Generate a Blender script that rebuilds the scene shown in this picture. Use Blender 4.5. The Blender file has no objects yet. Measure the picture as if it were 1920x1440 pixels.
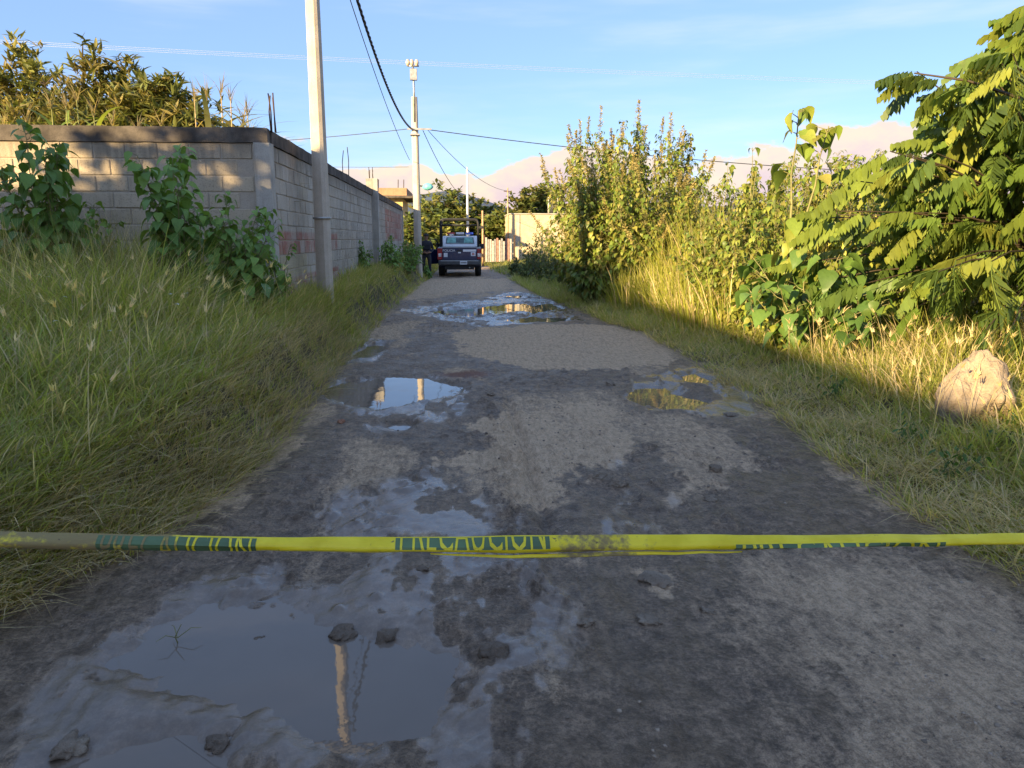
import bpy, bmesh, math, random
import numpy as np
from mathutils import Vector, Matrix, Euler
random.seed(7); rng = np.random.default_rng(11)
S = bpy.context.scene; COL = S.collection
R = math.radians
# ------------------------------------------------------------------ camera, sky, sun, exposure
F = 1450.0; CAMH = 1.6
PITCH = math.atan(273 / F); YAW = math.atan(103 / math.hypot(F, 273))
cam_d = bpy.data.cameras.new('camera'); cam = bpy.data.objects.new('camera', cam_d); COL.objects.link(cam)
cam.location = (0, 0, CAMH); cam.rotation_euler = (math.pi / 2 - PITCH, 0, -YAW)
cam_d.sensor_width = 36; cam_d.lens = F / 1920 * 36; cam_d.clip_start = .05; cam_d.clip_end = 20000
S.camera = cam
S.render.resolution_x = 1024; S.render.resolution_y = 768
SUN_EL = R(15); SUN_H = Vector((-.70, -.714)).normalized()          # horizontal direction towards the sun
sun_d = bpy.data.lights.new('sun', 'SUN'); sun_d.energy = 4.3; sun_d.angle = R(.7); sun_d.color = (1, .74, .38)
sun = bpy.data.objects.new('sun', sun_d); COL.objects.link(sun)
sd = Vector((SUN_H.x * math.cos(SUN_EL), SUN_H.y * math.cos(SUN_EL), math.sin(SUN_EL)))
sun.rotation_euler = sd.to_track_quat('Z', 'Y').to_euler(); sun.location = (-20, -20, 30)
W = bpy.data.worlds.new('World'); S.world = W; W.use_nodes = True
S.view_settings.view_transform = 'Standard'; S.view_settings.look = 'None'
S.view_settings.exposure = 1.92; S.view_settings.gamma = 1

def nd(t, typ, ins=None, **kw):
    n = t.nodes.new(typ)
    for k, v in kw.items(): setattr(n, k, v)
    for k, v in (ins or {}).items():
        s = n.inputs[k]
        if hasattr(v, 'is_output') or isinstance(v, bpy.types.NodeSocket): t.links.new(v, s)
        else: s.default_value = v
    return n
def mth(t, op, a, b=None, c=None, clamp=False):
    n = t.nodes.new('ShaderNodeMath'); n.operation = op; n.use_clamp = clamp
    for i, v in enumerate((a, b, c)):
        if v is None: continue
        if isinstance(v, bpy.types.NodeSocket): t.links.new(v, n.inputs[i])
        else: n.inputs[i].default_value = v
    return n.outputs[0]
def mixc(t, f, a, b, mode='MIX'):
    n = t.nodes.new('ShaderNodeMix'); n.data_type = 'RGBA'; n.blend_type = mode
    for i, v in ((0, f), (6, a), (7, b)):
        if isinstance(v, bpy.types.NodeSocket): t.links.new(v, n.inputs[i])
        elif i == 0: n.inputs[i].default_value = v
        else: n.inputs[i].default_value = tuple(v)[:3] + (1,)
    return n.outputs[2]
def ramp(t, f, stops):
    n = t.nodes.new('ShaderNodeValToRGB'); e = n.color_ramp.elements
    while len(e) < len(stops): e.new(.5)
    for k, (p, c) in enumerate(stops):
        e[k].position = p; e[k].color = (c, c, c, 1) if not hasattr(c, '__len__') else tuple(c)[:3] + (1,)
    t.links.new(f, n.inputs[0]); return n.outputs[0]
def noise(t, vec, scale, detail=4, rough=.55, dist=0):
    n = nd(t, 'ShaderNodeTexNoise', {'Scale': scale, 'Detail': detail, 'Roughness': rough, 'Distortion': dist})
    if vec is not None: t.links.new(vec, n.inputs['Vector'])
    return n.outputs[0]
def maprange(t, v, a, b, c=0, d=1, typ='SMOOTHSTEP'):
    n = nd(t, 'ShaderNodeMapRange', {'Value': v, 'From Min': a, 'From Max': b, 'To Min': c, 'To Max': d}, interpolation_type=typ)
    return n.outputs[0]

def build_world():
    t = W.node_tree; t.nodes.clear()
    sky = nd(t, 'ShaderNodeTexSky', sky_type='NISHITA', sun_disc=False)
    sky.sun_elevation = SUN_EL; sky.sun_rotation = math.atan2(SUN_H.x, SUN_H.y)
    sky.air_density = 1.0; sky.dust_density = 2.6; sky.ozone_density = 1.6; sky.altitude = 1500
    g = nd(t, 'ShaderNodeTexCoord').outputs['Generated']
    sep = nd(t, 'ShaderNodeSeparateXYZ', {0: g}); z = sep.outputs[2]
    # a bank of evening cumulus low over the horizon, all the way round
    m1 = nd(t, 'ShaderNodeMapping', {'Vector': g, 'Scale': (1, 1, 1.9)}).outputs[0]
    n1 = noise(t, m1, 5.5, 2, .5); n2 = noise(t, m1, 20, 5, .6); n3 = noise(t, m1, 48, 4, .6)
    edge = mth(t, 'ADD', mth(t, 'MULTIPLY', n1, .16), mth(t, 'ADD', mth(t, 'MULTIPLY', n2, .06), mth(t, 'MULTIPLY', n3, .022)))
    d = mth(t, 'SUBTRACT', mth(t, 'SUBTRACT', edge, .012), z)
    cloud = maprange(t, d, 0, .010)
    under = maprange(t, mth(t, 'ADD', d, mth(t, 'MULTIPLY', n2, .05)), .035, .105)
    ccol = mixc(t, under, (1.04, .82, .56), (.86, .57, .60))
    ccol = mixc(t, maprange(t, n2, .35, .65, 0, .25), ccol, (.76, .62, .66))
    # thin high veil
    m2 = nd(t, 'ShaderNodeMapping', {'Vector': g, 'Scale': (1.2, 1.2, 9)}).outputs[0]
    veil = mth(t, 'MULTIPLY', maprange(t, noise(t, m2, 1.8, 5, .55), .46, .74), .30)
    skyc = mixc(t, 1.0, sky.outputs[0], (.60, .675, .82), 'MULTIPLY')
    # pale blue air light added to the sky, strongest overhead, to lift shade fill
    skyc = mixc(t, maprange(t, z, .50, -.02, .74, .48), skyc, (1.06, 1.62, 2.75))
    skyc = mixc(t, veil, skyc, (3.0, 3.0, 3.5))
    cs = nd(t, 'ShaderNodeVectorMath', {0: ccol, 'Scale': 2.95}, operation='SCALE').outputs[0]
    fin = mixc(t, mth(t, 'MULTIPLY', cloud, .86), skyc, cs)
    bg = nd(t, 'ShaderNodeBackground', {'Color': fin, 'Strength': .10})
    o = nd(t, 'ShaderNodeOutputWorld'); t.links.new(bg.outputs[0], o.inputs[0])
build_world()

# ------------------------------------------------------------------ pixel helpers
cm = cam.rotation_euler.to_matrix()
RT, UP, FW = cm @ Vector((1, 0, 0)), cm @ Vector((0, 1, 0)), cm @ Vector((0, 0, -1))
CAM = Vector((0, 0, CAMH))
def ray(u, v): return FW + RT * ((u - 960) / F) + UP * ((720 - v) / F)
def at(u, v, Y):
    d = ray(u, v); return CAM + d * (Y / d.y)
def gp(u, v, z=0.):
    d = ray(u, v); return CAM + d * ((z - CAMH) / d.z)

# ------------------------------------------------------------------ numpy noise / shapes
def _hash(ix, iy, s):
    h = (ix.astype(np.int64) * 374761393 + iy.astype(np.int64) * 668265263 + s * 974711) & 0x7fffffff
    h = ((h ^ (h >> 13)) * 1274126177) & 0x7fffffff
    return ((h ^ (h >> 16)) & 0xffff) / 65535.0
def vn(x, y, s=0):
    ix, iy = np.floor(x), np.floor(y); fx, fy = x - ix, y - iy
    fx = fx * fx * (3 - 2 * fx); fy = fy * fy * (3 - 2 * fy)
    a, b, c, d = _hash(ix, iy, s), _hash(ix + 1, iy, s), _hash(ix, iy + 1, s), _hash(ix + 1, iy + 1, s)
    return (a + (b - a) * fx) * (1 - fy) + (c + (d - c) * fx) * fy
def fbm(x, y, o=4, s=0):
    r = 0; a = .5; t = 0
    for k in range(o): r = r + a * vn(x * 2 ** k + 17 * k, y * 2 ** k + 31 * k, s + k); t += a; a *= .5
    return r / t
def sst(a, b, x):
    t = np.clip((x - a) / (b - a), 0, 1); return t * t * (3 - 2 * t)
def sdpoly(px, py, poly):
    d = np.full(px.shape, 1e9); ins = np.zeros(px.shape, bool); n = len(poly)
    for i in range(n):
        ax, ay = poly[i]; bx, by = poly[(i + 1) % n]
        ex, ey = bx - ax, by - ay; wx, wy = px - ax, py - ay
        h = np.clip((wx * ex + wy * ey) / (ex * ex + ey * ey + 1e-12), 0, 1)
        d = np.minimum(d, np.hypot(wx - ex * h, wy - ey * h))
        c = ((ay <= py) & (by > py)) | ((by <= py) & (ay > py))
        ins ^= c & (px < ax + (py - ay) / (by - ay + 1e-12) * ex)
    return np.where(ins, -d, d)
def wpoly(pts): return [tuple(gp(u, v).xy) for u, v in pts]

# ------------------------------------------------------------------ mesh helpers
def link(o, parent=None, keep=False):
    COL.objects.link(o)
    if parent is not None: o.parent = parent
    return o
def tag(o, label, cat=None, group=None, kind=None):
    o['label'] = label
    if cat: o['category'] = cat
    if group: o['group'] = group
    if kind: o['kind'] = kind
    return o
def empty(name, loc=(0, 0, 0), rz=0):
    o = bpy.data.objects.new(name, None); o.empty_display_size = .2; COL.objects.link(o)
    o.location = loc; o.rotation_euler = (0, 0, rz); return o
def np_mesh(name, V, T, col=None, mat=None, smooth=True, attrs=None):
    me = bpy.data.meshes.new(name); V = np.asarray(V, np.float32); T = np.asarray(T, np.int32); k = T.shape[1]
    me.vertices.add(len(V)); me.vertices.foreach_set('co', V.ravel())
    me.loops.add(T.size); me.loops.foreach_set('vertex_index', T.ravel())
    me.polygons.add(len(T)); me.polygons.foreach_set('loop_start', np.arange(0, T.size, k, dtype=np.int32))
    me.polygons.foreach_set('use_smooth', np.full(len(T), smooth))
    if col is not None:
        a = me.attributes.new('Col', 'FLOAT_COLOR', 'POINT')
        c = np.ones((len(V), 4), np.float32); c[:, :3] = col; a.data.foreach_set('color', c.ravel())
    for kk, arr in (attrs or {}).items():
        a = me.attributes.new(kk, 'FLOAT', 'POINT'); a.data.foreach_set('value', np.asarray(arr, np.float32).ravel())
    me.update(calc_edges=True)
    if mat: me.materials.append(mat)
    return me
class MB:                                           # small hand-made meshes
    def __init__(s): s.v = []; s.f = []; s.m = []; s.sm = []; s.mi = 0; s.smooth = False
    def add(s, vs, fs):
        b = len(s.v); s.v += [tuple(p) for p in vs]
        for f in fs: s.f.append([b + i for i in f]); s.m.append(s.mi); s.sm.append(s.smooth)
        return s
    def box(s, x0, x1, y0, y1, z0, z1, M=None, ch=0):
        if ch <= 0:
            vs = [Vector((x, y, z)) for z in (z0, z1) for y in (y0, y1) for x in (x0, x1)]
            fs = [(0, 2, 3, 1), (4, 5, 7, 6), (0, 1, 5, 4), (2, 6, 7, 3), (0, 4, 6, 2), (1, 3, 7, 5)]
        else:
            bm = bmesh.new(); bmesh.ops.create_cube(bm, size=1)
            for v in bm.verts: v.co = Vector(((x0 + x1) / 2 + v.co.x * (x1 - x0), (y0 + y1) / 2 + v.co.y * (y1 - y0), (z0 + z1) / 2 + v.co.z * (z1 - z0)))
            bmesh.ops.bevel(bm, geom=bm.edges[:], offset=ch, segments=1, affect='EDGES')
            vs = [v.co.copy() for v in bm.verts]; fs = [[v.index for v in f.verts] for f in bm.faces]; bm.free()
        if M is not None: vs = [M @ v for v in vs]
        return s.add(vs, fs)
    def tube(s, pts, rad, seg=8, cap=True):
        pts = [Vector(p) for p in pts]; n = len(pts)
        if not hasattr(rad, '__len__'): rad = [rad] * n
        vs = []; fs = []; ref = None
        for i, p in enumerate(pts):
            d = (pts[min(i + 1, n - 1)] - pts[max(i - 1, 0)]).normalized()
            if ref is None: ref = Vector((1, 0, 0)) if abs(d.x) < .9 else Vector((0, 1, 0))
            a = (ref - d * ref.dot(d)).normalized(); b = d.cross(a); ref = a
            for k in range(seg):
                th = 2 * math.pi * k / seg; vs.append(p + (a * math.cos(th) + b * math.sin(th)) * rad[i])
        for i in range(n - 1):
            for k in range(seg): fs.append((i * seg + k, i * seg + (k + 1) % seg, (i + 1) * seg + (k + 1) % seg, (i + 1) * seg + k))
        if cap: fs.append(tuple(range(seg))[::-1]); fs.append(tuple((n - 1) * seg + k for k in range(seg)))
        sm = s.smooth; s.smooth = seg > 5; s.add(vs, fs); s.smooth = sm; return s
    def prism(s, prof, x0, x1):                     # profile in (y,z), swept along x
        n = len(prof); vs = [(x0, y, z) for y, z in prof] + [(x1, y, z) for y, z in prof]
        fs = [tuple(range(n)), tuple(range(2 * n - 1, n - 1, -1))] + [(i, i + n, (i + 1) % n + n, (i + 1) % n) for i in range(n)]
        return s.add(vs, fs)
    def mesh(s, name, mats):
        me = bpy.data.meshes.new(name); me.from_pydata(s.v, [], s.f)
        for m in (mats if isinstance(mats, (list, tuple)) else [mats]): me.materials.append(m)
        me.polygons.foreach_set('material_index', s.m); me.polygons.foreach_set('use_smooth', s.sm)
        bm = bmesh.new(); bm.from_mesh(me); bmesh.ops.recalc_face_normals(bm, faces=bm.faces); bm.to_mesh(me); bm.free()
        me.update(); return me
    def build(s, name, mats, parent=None, smooth=None):
        return link(bpy.data.objects.new(name, s.mesh(name, mats)), parent)

# ------------------------------------------------------------------ materials
def newmat(name):
    m = bpy.data.materials.new(name); m.use_nodes = True; t = m.node_tree; t.nodes.clear()
    o = nd(t, 'ShaderNodeOutputMaterial'); p = nd(t, 'ShaderNodeBsdfPrincipled'); t.links.new(p.outputs[0], o.inputs[0])
    return m, t, p, o
def setp(t, p, **kw):
    for k, v in kw.items():
        k = {'col': 'Base Color', 'rough': 'Roughness', 'metal': 'Metallic', 'spec': 'Specular IOR Level', 'normal': 'Normal', 'ior': 'IOR'}.get(k, k)
        if isinstance(v, bpy.types.NodeSocket): t.links.new(v, p.inputs[k])
        else: p.inputs[k].default_value = (tuple(v)[:3] + (1,)) if hasattr(v, '__len__') and k == 'Base Color' else v
def bump(t, h, strength=.5, dist=.01, normal=None):
    n = nd(t, 'ShaderNodeBump', {'Height': h, 'Strength': strength, 'Distance': dist})
    if normal is not None: t.links.new(normal, n.inputs['Normal'])
    return n.outputs[0]
def simple(name, col, rough=.6, metal=0, var=.25, scale=8, bmp=0, spec=.5):
    m, t, p, o = newmat(name); pos = nd(t, 'ShaderNodeNewGeometry').outputs['Position']
    n = noise(t, pos, scale, 5); c = mixc(t, maprange(t, n, .3, .7), [x * (1 - var) for x in col], [min(1, x * (1 + var)) for x in col])
    setp(t, p, col=c, rough=rough, metal=metal, spec=spec)
    if bmp: setp(t, p, normal=bump(t, noise(t, pos, scale * 8, 4), bmp, .005))
    return m
def foliage(name, tint=(1, 1, 1), rough=.5, trans=.35, spec=.35, var=.3):
    m, t, p, o = newmat(name)
    a = nd(t, 'ShaderNodeAttribute', attribute_name='Col').outputs['Color']
    ri = nd(t, 'ShaderNodeObjectInfo').outputs['Random']; isl = nd(t, 'ShaderNodeNewGeometry').outputs['Random Per Island']
    c = mixc(t, 1, a, tint, 'MULTIPLY')
    k = mth(t, 'ADD', mth(t, 'MULTIPLY', ri, var), mth(t, 'ADD', mth(t, 'MULTIPLY', isl, var), 1 - var))
    c = nd(t, 'ShaderNodeVectorMath', {0: c, 'Scale': k}, operation='SCALE').outputs[0]
    oc = nd(t, 'ShaderNodeTexCoord').outputs['Object']; c = mixc(t, maprange(t, noise(t, oc, 6, 4, .6), .42, .62, 0, .35), c, mixc(t, 1, c, (.62, .66, .6), 'MULTIPLY'))
    setp(t, p, col=c, rough=rough, spec=spec)
    tr = nd(t, 'ShaderNodeBsdfTranslucent', {'Color': mixc(t, 1, c, (1.25, 1.2, .55), 'MULTIPLY')})
    mx = nd(t, 'ShaderNodeMixShader', {0: trans, 1: p.outputs[0], 2: tr.outputs[0]}); t.links.new(mx.outputs[0], o.inputs[0])
    return m
M = {}
M['grass'] = foliage('grass_blade', trans=.52, rough=.55)
M['leaf'] = foliage('weed_leaf', trans=.30, rough=.45)
M['leaf_far'] = foliage('tree_leaf', trans=.25, rough=.5)
M['stem'] = simple('green_stem', (.17, .16, .06), .6)
M['bark'] = simple('bark', (.13, .10, .07), .9, bmp=.6)
M['straw'] = simple('dry_straw', (.36, .27, .14), .8)
def concrete(name, a, b, stain=(.10, .085, .07), bm=.6, scale=3., stain_amt=.5, streak=True):
    m, t, p, o = newmat(name); pos = nd(t, 'ShaderNodeNewGeometry').outputs['Position']
    c = mixc(t, maprange(t, noise(t, pos, scale, 6, .6), .3, .7), a, b)
    if streak:
        mp = nd(t, 'ShaderNodeMapping', {'Vector': pos, 'Scale': (6, 6, .5)}).outputs[0]
        c = mixc(t, mth(t, 'MULTIPLY', maprange(t, noise(t, mp, 2.2, 5, .6), .5, .8), stain_amt), c, stain)
    c = mixc(t, mth(t, 'MULTIPLY', maprange(t, noise(t, pos, 90, 3), .45, .7), .35), c, [x * .55 for x in a])
    setp(t, p, col=c, rough=.93, spec=.2, normal=bump(t, noise(t, pos, 70, 5, .7), bm, .006)); return m
M['concrete'] = concrete('pole_concrete', (.46, .40, .32), (.57, .50, .41), stain_amt=.25)
M['column'] = concrete('cast_concrete', (.36, .335, .295), (.48, .445, .39))
M['cope'] = concrete('stained_ring_beam', (.05, .044, .040), (.155, .132, .112), scale=3.4)
M['mortar'] = concrete('mortar', (.35, .30, .24), (.46, .395, .32), streak=False)
def block_mat():
    m, t, p, o = newmat('concrete_block'); g = nd(t, 'ShaderNodeNewGeometry'); pos = g.outputs['Position']; isl = g.outputs['Random Per Island']
    ri = nd(t, 'ShaderNodeObjectInfo').outputs['Random']
    rnd = mth(t, 'FRACT', mth(t, 'ADD', isl, ri))
    sp = nd(t, 'ShaderNodeSeparateXYZ', {0: pos})
    front = mth(t, 'LESS_THAN', sp.outputs[1], 11.13)
    base = mixc(t, rnd, (.40, .335, .25), (.54, .45, .34))
    grey = mixc(t, rnd, (.40, .365, .31), (.51, .465, .40))
    base = mixc(t, front, grey, base)
    base = mixc(t, maprange(t, noise(t, pos, 1.3, 5, .6), .35, .7), base, (.46, .38, .27))
    base = mixc(t, mth(t, 'SUBTRACT', 1., front), base, mixc(t, .55, base, grey))
    # faded red brick-coloured and ochre paint on the road side: panels between posts, faded on the mortar joints
    y, z = sp.outputs[1], sp.outputs[2]
    def band(v, a, b): return mth(t, 'MULTIPLY', maprange(t, v, a - .03, a + .03), maprange(t, v, b + .03, b - .03))
    side = mth(t, 'GREATER_THAN', y, 11.16)
    red = mth(t, 'MULTIPLY', band(y, 11.3, 16.9), mth(t, 'ADD', band(z, 1.36, 1.70), band(z, .3, 1.02)))
    red = mth(t, 'ADD', red, mth(t, 'MULTIPLY', band(y, 28.2, 36.5), band(z, 1.5, 2.65)), clamp=True)
    wear = maprange(t, mth(t, 'ADD', noise(t, pos, 5, 6, .7), mth(t, 'MULTIPLY', rnd, .22)), .42, .80, .88, .22)
    base = mixc(t, mth(t, 'MULTIPLY', mth(t, 'MULTIPLY', red, side), wear), base, (.36, .135, .10))
    och = mth(t, 'MULTIPLY', band(y, 11.3, 13.4), band(z, 1.03, 1.36))
    base = mixc(t, mth(t, 'MULTIPLY', mth(t, 'MULTIPLY', och, side), .45), base, (.40, .33, .16))
    # old black scrawls, half washed away
    mp = nd(t, 'ShaderNodeMapping', {'Vector': pos, 'Scale': (1, 1.2, .7)}).outputs[0]
    wv = noise(t, mp, 2.6, 2, .4, 2.5)
    scr = mth(t, 'MULTIPLY', mth(t, 'MULTIPLY', maprange(t, mth(t, 'ABSOLUTE', mth(t, 'SUBTRACT', wv, .5)), .018, .006), band(y, 14.5, 28)), band(z, .7, 2.2))
    base = mixc(t, mth(t, 'MULTIPLY', mth(t, 'MULTIPLY', scr, side), .6), base, (.06, .055, .055))
    # pores and water streaks
    base = mixc(t, mth(t, 'MULTIPLY', maprange(t, noise(t, pos, 55, 3), .52, .72), .45), base, (.12, .10, .08))
    mps = nd(t, 'ShaderNodeMapping', {'Vector': pos, 'Scale': (5, 5, .45)}).outputs[0]
    base = mixc(t, mth(t, 'MULTIPLY', maprange(t, noise(t, mps, 2, 5, .6), .52, .85), .45), base, (.13, .115, .10))
    base = mixc(t, mth(t, 'MULTIPLY', maprange(t, noise(t, pos, .8, 6, .65), .48, .72), .38), base, (.15, .125, .10))
    grm = mth(t, 'MULTIPLY', maprange(t, mth(t, 'ADD', z, mth(t, 'MULTIPLY', noise(t, mps, 3, 4), .9)), 2.9, 3.35), .5)
    base = mixc(t, grm, base, (.09, .078, .068))
    setp(t, p, col=base, rough=.95, spec=.15, normal=bump(t, noise(t, pos, 60, 5, .7), .9, .008)); return m
M['block'] = block_mat()
M['rebar'] = simple('rusty_rebar', (.075, .045, .032), .85, .3)
M['metal'] = simple('galvanised_steel', (.38, .38, .37), .45, .8)
M['black'] = simple('black_rubber', (.018, .018, .02), .6)
M['wire'] = simple('black_cable', (.022, .022, .025), .6)
M['wire_al'] = simple('aluminium_cable', (.40, .40, .41), .5, .2)
M['stone'] = None

# ------------------------------------------------------------------ terrain
XL = lambda y: np.interp(y, [1, 2.2, 3.4, 4.05, 5.65, 8.1, 13.4, 20.5, 32, 60], [-2.5, -2.35, -2.15, -1.80, -1.58, -1.62, -1.72, -1.65, -1.35, -1.1])
XR = lambda y: np.interp(y, [1, 4, 5, 7, 9.2, 12, 17.4, 23.7, 36, 60], [2.75, 2.80, 2.85, 3.1, 3.2, 3.3, 2.8, 2.4, 2.05, 2.0])
PUD = {k: wpoly(v) for k, v in dict(
 p1=[(215, 1235), (300, 1165), (390, 1128), (530, 1130), (565, 1172), (690, 1186), (840, 1190), (905, 1225), (835, 1290), (810, 1370), (660, 1400), (540, 1385), (470, 1345), (400, 1295), (280, 1275)],
 p1b=[(120, 1440), (200, 1402), (330, 1378), (430, 1388), (480, 1440), (440, 1500), (120, 1500)],
 p2=[(590, 735), (640, 712), (720, 704), (800, 708), (875, 722), (840, 744), (780, 754), (700, 765), (640, 757)],
 p2b=[(712, 797), (750, 788), (788, 792), (760, 804)],
 p3=[(1165, 740), (1190, 725), (1240, 721), (1280, 738), (1330, 750), (1300, 766), (1240, 765), (1190, 752)],
 p3b=[(1268, 700), (1300, 694), (1335, 708), (1325, 720), (1290, 716)],
 p4a=[(800, 581), (850, 577), (920, 571), (985, 566), (1005, 574), (960, 585), (880, 594), (838, 591)],
 p4b=[(930, 599), (1000, 589), (1068, 592), (1060, 602), (980, 604)],
 p4c=[(945, 553), (985, 551), (975, 559)],
 p4d=[(965, 576), (1030, 566), (1052, 578), (1000, 588)],
 p5=[(662, 666), (690, 644), (728, 641), (716, 656), (685, 670)]).items()}
FILM = [wpoly(v) for v in (
 [(30, 1330), (200, 1200), (380, 1080), (600, 1045), (860, 1005), (1020, 1060), (1090, 1150), (1110, 1250), (1030, 1340), (930, 1440), (700, 1480), (300, 1480), (30, 1440)],
 [(530, 995), (600, 935), (720, 890), (800, 880), (960, 945), (968, 1010), (850, 1015), (640, 1020)],
 [(570, 742), (640, 698), (880, 712), (900, 752), (800, 800), (700, 812), (620, 775)],
 [(1150, 750), (1190, 705), (1300, 685), (1400, 720), (1440, 772), (1330, 782)],
 [(740, 582), (900, 560), (955, 545), (1060, 560), (1095, 600), (900, 612)],
 [(1120, 985), (1165, 865), (1215, 900), (1245, 990), (1150, 1030)],
 [(640, 680), (690, 635), (740, 640), (700, 680)])]
DRY = [(wpoly(v), k, .42 if k == .62 else .10) for v, k in (
 ([(880, 795), (960, 775), (1040, 768), (1058, 800), (1070, 860), (1045, 930), (1000, 952), (930, 932), (905, 890), (830, 862), (900, 840)], 1.),
 ([(1060, 760), (1130, 752), (1172, 800), (1195, 850), (1120, 880), (1070, 830)], .95),
 ([(840, 625), (1000, 606), (1180, 612), (1300, 650), (1230, 690), (1020, 692), (880, 672)], 1.),
 ([(1380, 1045), (1500, 1030), (1700, 1050), (1920, 1100), (2100, 1440), (1600, 1440), (1500, 1250)], .62),
 ([(230, 1000), (400, 880), (530, 808), (565, 830), (420, 960), (250, 1040)], .9),
 ([(700, 612), (800, 597), (730, 645), (690, 640)], .6),
 ([(1200, 785), (1300, 770), (1440, 880), (1270, 940)], .55),
 ([(1560, 860), (1640, 890), (1720, 960), (1640, 960)], .6),
 ([(780, 522), (955, 522), (955, 542), (740, 566)], .65),
 ([(1050, 1000), (1130, 1010), (1120, 1060), (1060, 1060)], .6),
 ([(1190, 1065), (1265, 1070), (1260, 1100), (1195, 1095)], .9))]
LEVEL = -.022
def terrain(x, y):
    """height, wetness, water film, dryness for arrays x, y"""
    x = np.asarray(x, float); y = np.asarray(y, float)
    xl = XL(y) + (fbm(y * 1.1, y * 0 + 3, 3, 5) - .5) * .35; xr = XR(y) + (fbm(y * .9, y * 0 + 9, 3, 8) - .5) * .4
    dl, dr = xl - x, x - xr
    h = (.30 + .30 * sst(3, 8, y)) * sst(-.12, .42, dl) + .12 * sst(.3, 3, dl) + .10 * sst(-.1, 1.2, dr) + .14 * sst(.8, 4, dr)
    road = sst(.15, -.25, np.maximum(dl, dr))
    off = 1 - road
    h += off * (fbm(x * .9, y * .9, 4, 21) - .5) * .18
    # crown, wheel tracks, churned middle strip, long scratches
    def g(c, w): return np.exp(-((x - c) / w) ** 2)
    wob = (fbm(y * .35, y * 0, 3, 40) - .5) * .5
    h += road * (-.012 * g(-.75 + wob * .4, .28) - .012 * g(1.25 + wob * .5, .3) + .012 * g(.30 + wob * .2, .22))
    h += road * (fbm(x * 1.3, y * .8, 4, 2) - .5) * .035
    h += road * (fbm(x * 14, y * 1.4, 3, 31) - .5) * .026 * sst(.35, .6, fbm(x * .8, y * .5, 3, 33))
    h += road * (fbm(x * 9, y * 7, 4, 71) - .5) * .020
    clod = fbm(x * 13, y * 10, 3, 81)
    h += road * (fbm(x * 3.2, y * 2.6, 4, 61) - .5) * .035
    h += road * sst(.58, .80, clod) * .024 * sst(.45, .62, fbm(x * .9, y * .9, 3, 83))
    mid = g(.33 + wob * .15, .13) * sst(9.5, 6, y) * sst(2.5, 3.6, y)
    h += road * mid * (fbm(x * 18, y * 16, 3, 91) - .42) * .12
    rut = np.exp(-((x - .50 - wob * .15) / .045) ** 2) * sst(8.5, 7, y) * sst(3.2, 4.6, y)
    h -= road * rut * .05
    # tyre tread bars in two tracks
    for c, w, y0, y1 in ((-.28, .11, 1.2, 2.55), (.12, .10, 1.2, 3.0), (-.82, .11, 3.1, 6.2), (1.05, .11, 4.2, 8.5), (1.62, .12, 2.0, 6.5)):
        cc = c + .25 * (y - y0) * (.10 if c < 0 else .03) + wob * .2
        band = sst(w, w * .75, np.abs(x - cc)) * sst(y0 - .1, y0 + .2, y) * sst(y1 + .2, y1 - .3, y)
        tread = np.maximum(np.sin((y + np.abs(x - cc) * .9) * 2 * np.pi / .062), -.2)
        h += road * band * (tread * .006 - .007) * sst(.3, .6, fbm(x * 2, y * 2, 2, 55) + .12)
    film = np.zeros_like(x); dry = np.zeros_like(x); near = np.zeros_like(x)
    fn = (fbm(x * 6, y * 2.0, 4, 101) - .5); fn2 = (fbm(x * 22, y * 14, 3, 111) - .5)
    for p in FILM: film = np.maximum(film, sst(.18, -.28, sdpoly(x, y, p) + fn * .55 + fn2 * .08))
    for p, k, fe in DRY: dry = np.maximum(dry, k * sst(fe, -fe, sdpoly(x, y, p) + fn * .5 + fn2 * .3))
    for k, p in PUD.items():
        s = sdpoly(x, y, p); sc = .35 if k in ('p2b', 'p3b', 'p5', 'p6') else 1.
        if k.startswith('p4'): sc = .9
        q = sst(.16 * sc, -.16 * sc, s + fn * .26 * sc + fn2 * .14 * sc)
        near = np.maximum(near, sst(.5, 0, s + fn * .5))
        h = h * (1 - .62 * q) - q * .046
        rim = np.exp(-((s - .14) / .11) ** 2); h += .013 * rim * road * (.4 + fbm(x * 5, y * 5, 2, 131))
    patches = sst(.52, .70, fbm(x * 1.5 + 4, y * .55, 4, 141) + fn * .25)
    dry = np.maximum(dry, patches * .55 * (1 - film)) * (1 - near * .7)
    dry = np.maximum(dry, .75 * sst(-.30, .05, np.maximum(dl, dr) + fn * .3) * (1 - near))
    dry = np.maximum(dry, .4 * sst(11, 14, y) * (1 - film) * (.5 + fn))
    film = np.clip(film * sst(.10, .60, .50 + (fbm(x * 5, y * 2.2, 4, 105) - .5) * 1.9 + fn2 * .5), 0, 1) * road
    return h, dry, film, off
def H(x, y):
    return float(terrain(np.array([x]), np.array([y]))[0][0])

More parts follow.
